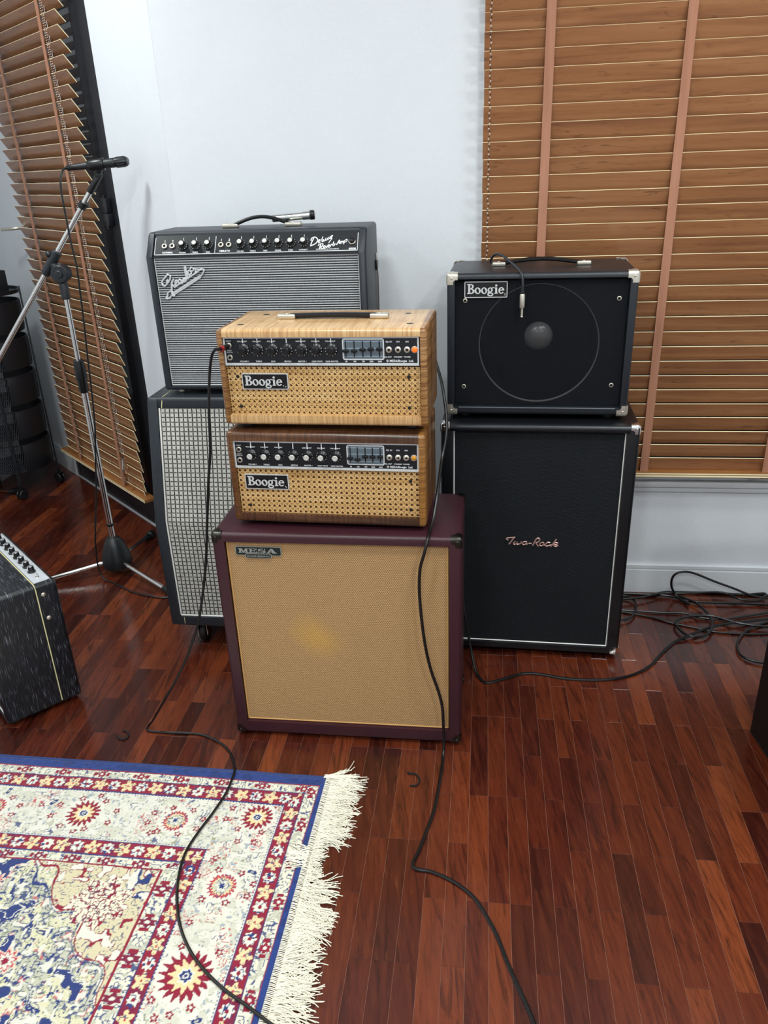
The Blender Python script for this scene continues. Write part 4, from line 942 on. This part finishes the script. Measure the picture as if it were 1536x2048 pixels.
for a in (ang_r-18, ang_r-112, ang_r+125):
    c, s_ = math.cos(R(a)), math.sin(R(a)); q1 = (Rr+.012); g = G(); g.box(-.008, .008, -.004, .004, .07, 1.01, .002); o = obj('post', g, BK, T, (c*q1, s_*q1, 0), (0, 0, R(a+90)))
    g = G(); g.cyl((0, 0, .05), (0, 0, .08), .007, seg=10); g.box(-.014, .014, -.016, .016, .040, .056, .003); c_ = obj('caster', g, SMOOTHBLK, T, (c*q1, s_*q1, 0), (0, 0, R(a+40)))
    for s2 in (-1, 1):
        g = G(); g.cyl((s2*.006, 0, .026), (s2*.018, 0, .026), .026, seg=20, bev=.004); obj('wheel', g, RUBBER, c_)
g = G(); g.lathe([(0, .985), (Rr+.012, .985), (Rr+.014, 1.003), (Rr+.006, 1.003), (Rr+.004, .991), (0, .991)], (0, 0, 0), (0, 0, 1), 36); obj('top_tray', g, BK, T)
T = thing('black_box', CP+lx*1.615+ly*.243+Vector((0, 0, .992)), R(LA+8), 'plain black box standing on top of the round basket rack', 'box')
g = G(); g.box(-.075, .075, -.115, .115, 0, .095, .003); obj('body', g, plain('box_black', '#1a1e24', .5), T)
g = G(); g.box(-.0755, .0755, -.1155, .1155, .070, .072); obj('lid_seam', g, MATBLK, T)

# ------------------------------------------------------------------ dark cabinet at the right edge
T = thing('dark_cabinet', (1.228, 1.495, 0), 0, 'near-black wooden cabinet side at the right edge of the room', 'cabinet')
DK = plain('ebony_veneer', '#060506', .55)
g = G(); g.box(-.232, .232, -.237, .237, .006, .74, .004); obj('body', g, DK, T)
g = G(); g.box(-.231, .231, -.236, .236, 0, .006); obj('plinth', g, MATBLK, T)
g = G(); g.box(-.240, .240, -.245, .245, .74, .765, .004); obj('top', g, DK, T)

# ------------------------------------------------------------------ rug (pattern is woven colour on a fine mesh; relief and fringe are geometry)
def vnoise(x, y, sc, seed):
    r = np.random.RandomState(seed); N = 256; t = r.rand(N, N); u, v = x/sc+37.3, y/sc+11.9
    iu, iv = np.floor(u).astype(int), np.floor(v).astype(int); fu, fv = u-iu, v-iv; fu, fv = fu*fu*(3-2*fu), fv*fv*(3-2*fv)
    g_ = lambda a, b: t[a % N, b % N]
    return (g_(iu, iv)*(1-fu)+g_(iu+1, iv)*fu)*(1-fv)+(g_(iu, iv+1)*(1-fu)+g_(iu+1, iv+1)*fu)*fv
def rug_pattern(A, B):
    hx = lambda s_: np.array(lin(s_))
    IV, CR, NV, RD, RD2, GD, SG = hx('#dedbcd'), hx('#d9d6c6'), hx('#2a3a72'), hx('#8c1a34'), hx('#b8414a'), hx('#e6cf9e'), hx('#bfbea8')
    A2 = np.interp(A, [0, .0175, .048, .092, .241, .281, .322, .331, 3], [0, .033, .060, .107, .262, .309, .331, .3375, 3.0065])
    d = np.minimum(A2, B); alongA = A2 <= B
    u = np.where(alongA, B, A)                       # running coordinate along the border
    col = np.empty(A.shape+(3,)); col[:] = IV
    def put(m, c, k=1.0): col[m] = col[m]*(1-k)+c*k
    n1, n2, n3, n4 = vnoise(A, B, .0085, 1), vnoise(A, B, .015, 2), vnoise(A, B, .0068, 3), vnoise(A, B, .030, 4)
    wob = (vnoise(A, B, .006, 9)-.5)*.004
    def curl(n_, lv, w_): return np.abs(n_-lv) < w_
    def flower(cx, cy, r, petals, cols, mask=None, jag=.18, ph=0):
        dx, dy = A-cx, B-cy; rr = np.hypot(dx, dy)*(1+0*dx); th_ = np.arctan2(dy, dx)
        rad = r*(1+jag*np.cos(petals*th_+ph)+.05*np.cos((petals*2+1)*th_))
        m0 = np.ones(A.shape, bool) if mask is None else mask
        for f_, c_ in cols: put((rr < rad*f_+wob*.4) & m0, c_)
    # ivory ground of the wide border with sage leaves and fine scrolls
    F = (d >= .107) & (d < .262)
    put(F & (n2 > .60), SG, .55); put(F & (n4 > .66), CR, .9)
    put(F & curl(n2, .60, .018) & (n1 > .5), hx('#9c9d80'))
    put(F & curl(n2, .42, .02), hx('#b9b9a0'), .9); put(F & curl(n1, .5, .040) & (n4 < .42), NV, .85); put(F & curl(n3, .5, .05) & (vnoise(A, B, .034, 6) > .64), RD2, .9); put(F & (n3 > .78) & (n4 > .5), hx('#8f9aa8'), .8)
    for i in range(190):
        cx, cy = RNG.rand()*1.25, RNG.rand()*1.05; q = min(np.interp(cx, [0, .048, .092, .241, .33, 3], [0, .06, .107, .262, .334, 3]), cy)
        if .118 < q < .252:
            kind = i % 3
            if kind < 2: flower(cx, cy, .0072, 5, [(1, RD), (.42, IV)], F, .28, RNG.rand()*6)
            else: flower(cx, cy, .0075, 2, [(1, NV), (.4, SG)], F, .5, RNG.rand()*6)
    def big(cx, cy, r, pal=0):
        m = F
        flower(cx, cy, r*1.42, 8, [(1, IV)], m, .05)
        if pal == 0: flower(cx, cy, r, 18, [(1.05, RD), (.80, RD)], m, .16); flower(cx, cy, r*.66, 11, [(1, GD)], m, .22); flower(cx, cy, r*.36, 7, [(1, IV), (.72, NV), (.38, IV), (.2, NV)], m, .12)
        else: flower(cx, cy, r, 20, [(1, RD2), (.76, GD), (.62, SG)], m, .10); flower(cx, cy, r*.40, 6, [(1, IV), (.5, NV)], m, .3); put(F & (np.hypot(A-cx, B-cy) < r) & curl(n3, .5, .05), NV, .9)
        for k in range(8):
            a = math.tau*k/8+.3; rr = r*1.75; flower(cx+rr*math.cos(a)*1.35, cy+rr*math.sin(a)*.8, .0076, 5, [(1, RD), (.42, IV)], m, .28, k)
    for k in range(3): big(.593+.49*k, .185, .036); big(.350+.49*k, .186, .030, 1)
    big(.149, .153, .034); big(.175, .575, .046); big(.172, .360, .031, 1); big(.172, .80, .031, 1)
    # red bands with alternating rosettes
    for (lo, hi) in ((.062, .107), (.264, .307)):
        m = (d >= lo) & (d < hi); put(m, RD); put(m & (n4 > .62), hx('#6a1d42'), .6); mid = (lo+hi)/2
        per = .0385; ph = np.floor(u/per); du = (u/per-ph-.5)*per; dv = d-mid; rr = np.hypot(du, dv*1.0); th_ = np.arctan2(dv, du)
        a_ = (ph.astype(int) % 2) == 0
        s1 = m & a_ & (rr < .0150*(1+.16*np.cos(8*th_))); put(s1, IV); put(s1 & curl(n1, .5, .07), NV); put(m & a_ & (rr < .0045), RD)
        s2 = m & ~a_ & (rr < .0165*(1+.32*np.cos(5*th_+ph))+wob*.6); put(s2, GD); put(s2 & curl(n3, .42, .05), NV, .9); put(m & ~a_ & (rr < .003), RD2)
        for e_ in (lo, hi): put(np.abs(d-e_) < .0014, NV)
    put(np.abs(d-.1105) < .0018, IV); put((np.abs(d-.1105) < .0012) & (np.floor(u/.004) % 2 == 0), NV); put((np.abs(d-.2605) < .0012) & (np.floor(u/.004) % 2 == 0), NV)
    # guard stripes with scrolls
    for (lo, hi, per) in ((.033, .061, .1110), (.309, .333, .085)):
        m = (d >= lo) & (d < hi); put(m, hx('#dfdcc6')); nn_ = vnoise(A, B, .0062, 21); put(m & (curl(nn_, .5, .085)), NV, .92); put(m & (vnoise(A, B, .012, 22) > .68), SG, .8)
        du = (u/per-np.floor(u/per)-.5)*per; dv = d-(lo+hi)/2; rr = np.hypot(du, dv); th_ = np.arctan2(dv, du)
        put(m & (rr < .0105*(1+.2*np.cos(6*th_))), RD if lo < .1 else hx('#7a1a3c')); put(m & (rr < .0038), IV); put(m & (np.abs(np.abs(du)-.017) < .0045) & (np.abs(dv) < .006), RD)
    put(np.abs(d-.3335) < .0022, RD)
    # inner field : sage ground dense with scrolls, a gold corner piece and blue cartouches
    I = d >= .3355
    put(I, SG); put(I & (n4 > .52), hx('#d5d0ae')); big_ = vnoise(A, B, .055, 31)
    put(I & (n1 > .70), IV, .75); put(I & curl(n2, .5, .04), NV, .9); put(I & curl(n1, .52, .055) & (n4 < .6), hx('#3c4878'), .9); put(I & curl(n3, .35, .03), hx('#7d8568'), .9); put(I & (n3 > .83), NV)
    put(I & (n2 > .74) & (n1 > .6), RD2, .8); put(I & (n1 > .72), IV, .9)
    du_, dv_ = A-.335, B-.335
    L1 = du_+dv_*1.0+.022*np.sin(du_*60)+.020*np.sin(dv_*52+1)+.03*(big_-.5)
    K = I & (L1 < .285); put(K, hx('#d3c8a4')); put(K & curl(n1, .45, .045), NV, .8); put(K & (n2 > .66), IV); put(K & curl(n2, .66, .03), RD)
    put(I & (np.abs(L1-.285) < .0032), RD); put(I & (np.abs(L1-.300) < .0022), NV)
    P_ = I & (np.hypot((A-.43), (B-.43)) < .062*(1+.14*np.cos(7*np.arctan2(B-.43, A-.43)))); put(P_, hx('#e2dcc4')); put(P_ & curl(n1, .5, .07), RD); put(P_ & curl(n3, .5, .06), hx('#5b1c48'), .9)
    nb = vnoise(A, B, .016, 41)
    Q = I & (np.hypot(du_-.012, (dv_-.03)*.9) < .045) & (nb > .45); put(Q, NV); put(Q & (nb > .62), IV)
    bb = vnoise(A, B, .028, 52)
    Z = I & (L1 > .335) & (bb+.35*np.clip((L1-.33)/.25, 0, 1)-.30*np.abs(np.sin(A*11+B*4)) > .60) & (vnoise(A, B, .02, 53) < .72)
    put(Z, NV); put(Z & curl(vnoise(A, B, .02, 53), .5, .03), IV); put(I & (L1 > .33) & ~Z & curl(bb+.35*np.clip((L1-.33)/.25, 0, 1)-.30*np.abs(np.sin(A*11+B*4)), .49, .02), IV, .9)
    flower(.562, .585, .026, 9, [(1, hx('#e8c8b4')), (.8, RD2), (.62, IV), (.3, RD)], I, .25); flower(.70, .40, .02, 9, [(1, hx('#e8c8b4')), (.7, RD2), (.5, IV)], I, .25)
    # plain navy edge with a thin red line
    put(d < .033, hx('#223b7c')); put((d < .033) & (n2 > .6), hx('#1c2f66'), .7); put((d >= .0315) & (d < .0345), hx('#8e2a40'))
    return col
ST = .002; na, nb_ = int(1.14/ST)+1, int(.92/ST)+1
Ag, Bg = np.meshgrid(np.arange(na)*ST, np.arange(nb_)*ST, indexing='ij')
colr = rug_pattern(Ag, Bg)
hz = .0078+.0012*(vnoise(Ag, Bg, .012, 71)-.5)+.0009*(vnoise(Ag, Bg, .0045, 72)-.5)+.0028*(vnoise(Ag, Bg, .28, 73)-.35)
lum = colr.mean(axis=2); hz += np.where(lum > .35, .0007, 0)+RNG.rand(na, nb_)*.0008
edge = np.minimum(np.minimum(Ag, Bg)/.006, 1); hz = .0015+(hz-.0015)*np.sqrt(np.clip(edge, 0, 1))
wave = .0035*(vnoise(Ag*0, Bg, .11, 75)-.5); waveB = .0030*(vnoise(Ag, Bg*0, .16, 76)-.5)
wx = RO.x+RE1.x*(Ag+wave*(Ag < .3))+RE2.x*(Bg+waveB); wy = RO.y+RE1.y*(Ag+wave*(Ag < .3))+RE2.y*(Bg+waveB)
cen = RO+RE1*.57+RE2*.46
co = np.stack([wx-cen.x, wy-cen.y, hz], -1).reshape(-1, 3)
idx = np.arange(na*nb_).reshape(na, nb_); quads = np.stack([idx[:-1, :-1], idx[:-1, 1:], idx[1:, 1:], idx[1:, :-1]], -1).reshape(-1, 4)
me = bpy.data.meshes.new('pile'); me.vertices.add(len(co)); me.vertices.foreach_set('co', co.ravel().astype(np.float32))
me.loops.add(quads.size); me.loops.foreach_set('vertex_index', quads.ravel().astype(np.int32)); me.polygons.add(len(quads))
me.polygons.foreach_set('loop_start', np.arange(0, quads.size, 4, dtype=np.int32)); me.polygons.foreach_set('use_smooth', np.ones(len(quads), bool)); me.update(); me.validate()
at = me.color_attributes.new('weave', 'FLOAT_COLOR', 'POINT'); at.data.foreach_set('color', np.concatenate([colr.reshape(-1, 3), np.ones((na*nb_, 1))], 1).ravel().astype(np.float32))
rm = NT('rug_pile'); vc = rm.n('VertexColor', layer_name='weave'); nz = rm.noise(rm.coord((1, 1, 1)), 900, 2, .6)
rm.l(rm.mix(rm.ramp(nz, [(.35, '#4a4a4a'), (.6, '#000000')]), vc.outputs[0], '#1d1a20'), rm.b.inputs['Base Color']); rm.b.inputs['Roughness'].default_value = .75; rm.b.inputs['Specular IOR Level'].default_value = .2
rm.b.inputs['Sheen Weight'].default_value = .25; rm.bump(nz, .5, .0015); me.materials.append(rm.m)
RG = thing('rug', cen, 0, 'oriental rug with navy edge, red and ivory floral borders and cream fringe', 'rug')
obj('pile', me, None, RG)
# blue side binding along the far edge
g = G(); g.tube([(RO+RE1*(a)+RE2*(-.002+.0030*(float(vnoise(np.array(a), np.array(0.), .16, 76))-.5))-cen+Vector((0, 0, .0042))) for a in np.arange(0, 1.14, .03)], .0042, 8, 0)
obj('edge_binding', g, plain('navy_binding', '#22386e', .7), RG)
# fringe : knotted heading and loose cotton strands in tassels
g = G(); FR = random.Random(5)
def fpnt(b, out, z): p = RO+RE1*(-out)+RE2*b-cen; return (p.x, p.y, z)
b = -.006
while b < .93:
    g.tube([fpnt(b, -.0045, .0095), fpnt(b+FR.uniform(-.001, .001), .001, .0105), fpnt(b, .012, .006), fpnt(b, .022, .004)], .0012, 4); b += .0036
b = -.004; tass = 0
while b < .93:
    ph = math.sin(b*21)+.6*math.sin(b*47+1); ang = .34*ph+FR.uniform(-.25, .25)
    if .225 < b < .30: L0 = FR.uniform(.018, .040)
    elif .30 <= b < .33: L0 = FR.uniform(.03, .06)
    else: L0 = FR.uniform(.062, .092)
    for k in range(FR.randint(9, 12)):
        a = ang+FR.uniform(-.24, .24); L_ = L0*FR.uniform(.80, 1.12); bb, out, z = b+FR.uniform(-.004, .004), .010, FR.uniform(.003, .009); pts = [fpnt(bb, out, z)]
        cu = FR.uniform(-.5, .5)
        for s_ in range(6):
            a += cu*.16+FR.uniform(-.36, .36); out += math.cos(a)*L_/6; bb += math.sin(a)*L_/6
            z = max(.0012, z+FR.uniform(-.003, .0012)-.0004) if s_ else z+.002
            pts.append(fpnt(bb, out, z))
        g.tube(pts, .00105, 4)
    b += .0070
for b0, sgn in ((.262, 1), (.280, 1), (.248, 1)):         # strands folded back over the navy edge
    for k in range(13):
        bb = b0+FR.uniform(-.012, .012); out = .004; pts = [fpnt(bb, out, .011)]; a = math.pi+FR.uniform(-.5, .5)
        for s_ in range(5): a += FR.uniform(-.25, .25); out += math.cos(a)*.010; bb += math.sin(a)*.010; pts.append(fpnt(bb, out, .0125+FR.uniform(0, .002)))
        g.tube(pts, .00105, 4)
for k in range(40):                                      # untidy tassel at the corner
    bb = -.004+FR.uniform(-.004, .010); out = FR.uniform(-.012, .02); pts = [fpnt(bb, out, .011)]; a = FR.uniform(-.9, .2)
    for s_ in range(6): a += FR.uniform(-.3, .3); out += math.cos(a)*.011; bb += math.sin(a)*.007; pts.append(fpnt(bb, out, max(.002, .012-s_*.0012)))
    g.tube(pts, .00105, 4)
g.tube([fpnt(.004, .05, .006), fpnt(-.002, .075, .004), fpnt(-.002, .103, .003)], .0012, 4)
fm = plain('cotton_fringe', '#e6e1cf', .85); o = obj('fringe', g, fm, RG); o['kind'] = 'stuff'

# ------------------------------------------------------------------ cables
Z = .0042
cable('guitar_cable', [(-.359, 1.812, 1.010), (-.37, 1.80, 1.0105), (-.388, 1.80, 1.000)] and
      [(-.372, 1.795, 1.106), (-.381, 1.797, 1.095), (-.390, 1.80, 1.066), (-.398, 1.80, 1.02), (-.407, 1.8, .95), (-.415, 1.8, .863), (-.429, 1.8, .785), (-.448, 1.8, .663), (-.463, 1.8, .565), (-.485, 1.8, .462), (-.510, 1.8, .371), (-.549, 1.8, .277), (-.596, 1.8, .191), (-.646, 1.81, .110),
       (-.690, 1.835, .035), (-.712, 1.848, Z), (-.708, 1.828, Z), (-.656, 1.816, Z), (-.597, 1.81, Z), (-.544, 1.799, Z), (-.494, 1.768, Z), (-.456, 1.727, Z), (-.434, 1.674, Z+.002), (-.426, 1.64, .009), (-.427, 1.60, .0145), (-.434, 1.556, .014), (-.456, 1.489, .014), (-.481, 1.426, .014), (-.498, 1.366, .014), (-.499, 1.302, .014), (-.488, 1.236, .014),
       (-.467, 1.173, .014), (-.437, 1.119, .014), (-.399, 1.073, .014), (-.352, 1.03, .014), (-.302, .995, .014), (-.25, .957, .014), (-.199, .919, .018), (-.15, .88, .008), (-.10, .84, Z)], .0034,
      'black guitar cable from the maple head falling to the floor and crossing the rug')
o = bpy.data.objects['guitar_cable']
T = o
g = G(); jx, jy, jz_ = -.3470, 1.846, 1.1010     # plug in the upper input jack of the maple head
nd = Vector((-math.sin(R(-9.44)), math.cos(R(-9.44)), 0))
p0 = Vector((-.382, 1.856, .908))+Vector((math.cos(R(-9.44)), math.sin(R(-9.44)), 0))*.0295+nd*.004+Vector((0, 0, .193))
g.tube([p0, p0-nd*.010, p0-nd*.012, p0-nd*.030+Vector((-.004, 0, .001)), p0-nd*.034+Vector((-.007, 0, 0)), Vector((-.372, 1.797, 1.106))], [.0032, .0032, .0068, .0064, .0050, .0036], 14)
obj('plug', g, SMOOTHBLK, T)
g = G(); q0 = p0-nd*.0305+Vector((-.004, 0, .001)); g.tube([q0, q0-nd*.006+Vector((-.002, 0, -.001))], .0069, 14); obj('red_ring', g, RED, T)
cable('speaker_cable', [(.05, 2.13, 1.03), (.10, 2.135, 1.035), (.142, 2.11, 1.015), (.160, 2.075, .97), (.170, 2.03, .92), (.1745, 1.99, .862), (.170, 1.96, .818), (.158, 1.93, .775), (.147, 1.88, .742), (.136, 1.83, .707), (.124, 1.79, .668), (.113, 1.755, .6485), (.104, 1.718, .640), (.094, 1.705, .607), (.084, 1.708, .566), (.081, 1.71, .51), (.084, 1.705, .437), (.093, 1.70, .347), (.107, 1.70, .269),
       (.125, 1.70, .204), (.136, 1.70, .150), (.139, 1.70, .088), (.139, 1.69, .030), (.135, 1.665, Z), (.120, 1.585, Z), (.097, 1.482, Z), (.072, 1.411, Z), (.05, 1.352, Z), (.036, 1.321, Z), (.043, 1.305, Z), (.074, 1.297, Z), (.112, 1.276, Z), (.143, 1.25, Z), (.169, 1.217, Z), (.188, 1.172, Z), (.203, 1.125, Z), (.214, 1.068, Z), (.226, 1.021, Z), (.238, .975, Z), (.245, .937, Z), (.25, .88, Z), (.25, .80, Z)], .0042,
      'thick black cable from behind the heads, down the tan grille and over the floor planks', res=5)
o = cable('patch_cable', [(.50, 2.44, 1.206), (.44, 2.43, 1.206), (.37, 2.40, 1.207), (.335, 2.345, 1.212), (.332, 2.31, 1.228), (.338, 2.285, 1.240), (.352, 2.262, 1.240), (.371, 2.235, 1.225), (.389, 2.205, 1.209), (.396, 2.186, 1.196), (.3985, 2.180, 1.175), (.3985, 2.178, 1.150)], .0036, 'black patch cable with a silver jack plug, draped over the small black cabinet', m=plain('grey_black_cable', '#22262c', .4))
g = G(); g.tube([(.3985, 2.178, 1.166), (.3985, 2.178, 1.145)], [.0046, .0060], 14, 1); g.tube([(.3985, 2.178, 1.146), (.3985, 2.178, 1.144), (.3985, 2.178, 1.112), (.3985, 2.178, 1.108)], [.0062, .0072, .0072, .0060], 18, 0)
g.tube([(.3985, 2.178, 1.110), (.3985, 2.178, 1.088)], .0032, 12, 0); g.ball((.3985, 2.178, 1.085), .0036, 0, 12)
obj('jack_plug', g, [NICKEL, SMOOTHBLK], o)
fl = lambda L_, z=Z: [(x, y, z if not isinstance(z, list) else z[i]) for i, (x, y) in enumerate(L_)]
GC = 'cables on the floor below the right window'
cable('cable', [(.235, 2.12, .24), (.243, 2.105, .176), (.252, 2.10, .112), (.262, 2.085, .050), (.271, 2.049, .010)]+fl([(.286, 2.004), (.308, 1.995), (.357, 2.012), (.424, 2.035), (.484, 2.023), (.542, 2.001), (.616, 1.989), (.686, 1.989), (.753, 2.006), (.821, 2.049), (.885, 2.12), (.946, 2.177), (1.018, 2.214), (1.109, 2.254), (1.201, 2.27), (1.312, 2.288), (1.45, 2.32)], .0085)[0:0]+
      [(.286, 2.004, Z), (.308, 1.995, Z), (.357, 2.012, Z), (.424, 2.035, Z), (.484, 2.023, Z), (.542, 2.001, Z), (.616, 1.989, Z), (.686, 1.989, Z), (.753, 2.006, Z), (.821, 2.049, Z), (.885, 2.12, Z), (.946, 2.177, Z), (1.0, 2.200, .012), (1.109, 2.254, .012), (1.201, 2.27, .012), (1.312, 2.288, .010), (1.45, 2.32, Z)], .0046,
      'thick black cable running from behind the burgundy cabinet along the floor to the right edge', group=GC)
tang = [
 ([(.78, 2.40), (.841, 2.381), (.908, 2.37), (.975, 2.358), (1.041, 2.347), (1.083, 2.317), (1.145, 2.30), (1.239, 2.316), (1.333, 2.333), (1.5, 2.36)], .006, .0036, 'black cable leaving the tall cabinet, nearer edge of the tangle and dipping mid-way'),
 ([(.78, 2.39), (.838, 2.371), (.915, 2.336), (.971, 2.296), (1.056, 2.249), (1.099, 2.227), (1.191, 2.208), (1.274, 2.206), (1.4, 2.21)], .004, .0036, 'black cable slanting from the tall cabinet to the near side of the tangle'),
 ([(.80, 2.49), (.874, 2.492), (.945, 2.483), (1.03, 2.466), (1.087, 2.422), (1.188, 2.404), (1.273, 2.395), (1.356, 2.382), (1.5, 2.37)], .009, .0042, 'black cable a little in front of the baseboard, running nearly straight'),
 ([(.80, 2.505), (.876, 2.499), (.964, 2.485), (1.027, 2.500), (1.137, 2.487), (1.225, 2.473), (1.306, 2.460), (1.389, 2.447), (1.5, 2.43)], .005, .0046, 'black cable lying along the foot of the baseboard'),
 ([(1.054, 2.457), (1.098, 2.404), (1.112, 2.348), (1.112, 2.296), (1.096, 2.246), (1.065, 2.205), (1.02, 2.19), (.991, 2.21), (.98, 2.248), (.984, 2.285), (1.014, 2.309), (1.066, 2.319), (1.125, 2.31), (1.193, 2.262), (1.281, 2.235), (1.4, 2.23)], .013, .0044, 'black cable coiled into a loose ring in the middle of the tangle'),
 ([(1.40, 2.29), (1.305, 2.272), (1.243, 2.248), (1.195, 2.217), (1.157, 2.175), (1.132, 2.132), (1.124, 2.085), (1.141, 2.056), (1.179, 2.037), (1.28, 2.02)], .008, .0040, 'black cable bending in a wide curve beside the dark cabinet'),
 ([(.77, 2.30), (.803, 2.311), (.846, 2.328), (.881, 2.385), (.891, 2.44), (.868, 2.471), (.80, 2.48)], .011, .0040, 'short black cable loop right beside the tall black cabinet'),
 ([(.80, 2.44), (.859, 2.443), (.926, 2.452), (1.0, 2.475), (1.089, 2.466), (1.216, 2.462), (1.263, 2.413), (1.321, 2.402), (1.362, 2.434), (1.354, 2.446), (1.28, 2.44)], .016, .0042, 'black cable doubling back in a flat loop near the right edge by the baseboard'),
]
for pts, z, r, lab in tang: cable('cable', [(x, y, max(r, z+.0008*math.sin(i*1.7))) for i, (x, y) in enumerate(pts)], r, lab, group=GC)
cable('cable', [(1.075, 2.40, .010), (1.058, 2.44, .008), (1.045, 2.462, .020), (1.030, 2.465, .050), (1.028, 2.462, .085), (1.041, 2.458, .106), (1.071, 2.452, .114), (1.108, 2.447, .105), (1.17, 2.437, .079), (1.241, 2.427, .052), (1.31, 2.42, .024), (1.40, 2.41, .012), (1.5, 2.40, .006)], .0042, 'black cable rising in a tall loop against the white baseboard', group=GC)
for nm, pts, lab in (('cable_tie', [(-.793, 1.812), (-.784, 1.799), (-.770, 1.794), (-.760, 1.803), (-.762, 1.818), (-.772, 1.829), (-.783, 1.832)], 'small curled black cable tie on the floor near the top edge of the rug'),
                     ('cable_tie', [(.036, 1.618), (.044, 1.613), (.055, 1.612), (.065, 1.600), (.066, 1.584), (.056, 1.569), (.040, 1.570)], 'small curled black cable tie on the floor in front of the burgundy cabinet')):
    g = G(); g.tube([(x, y, .0032) for x, y in pts], [.0022, .0030, .0022, .0022, .0022, .0022, .0018], 6, 0, res=4, flat=1.3, nrm=(0, 0, 1)); obj(nm, g, MATBLK, label=lab, cat='cable tie')
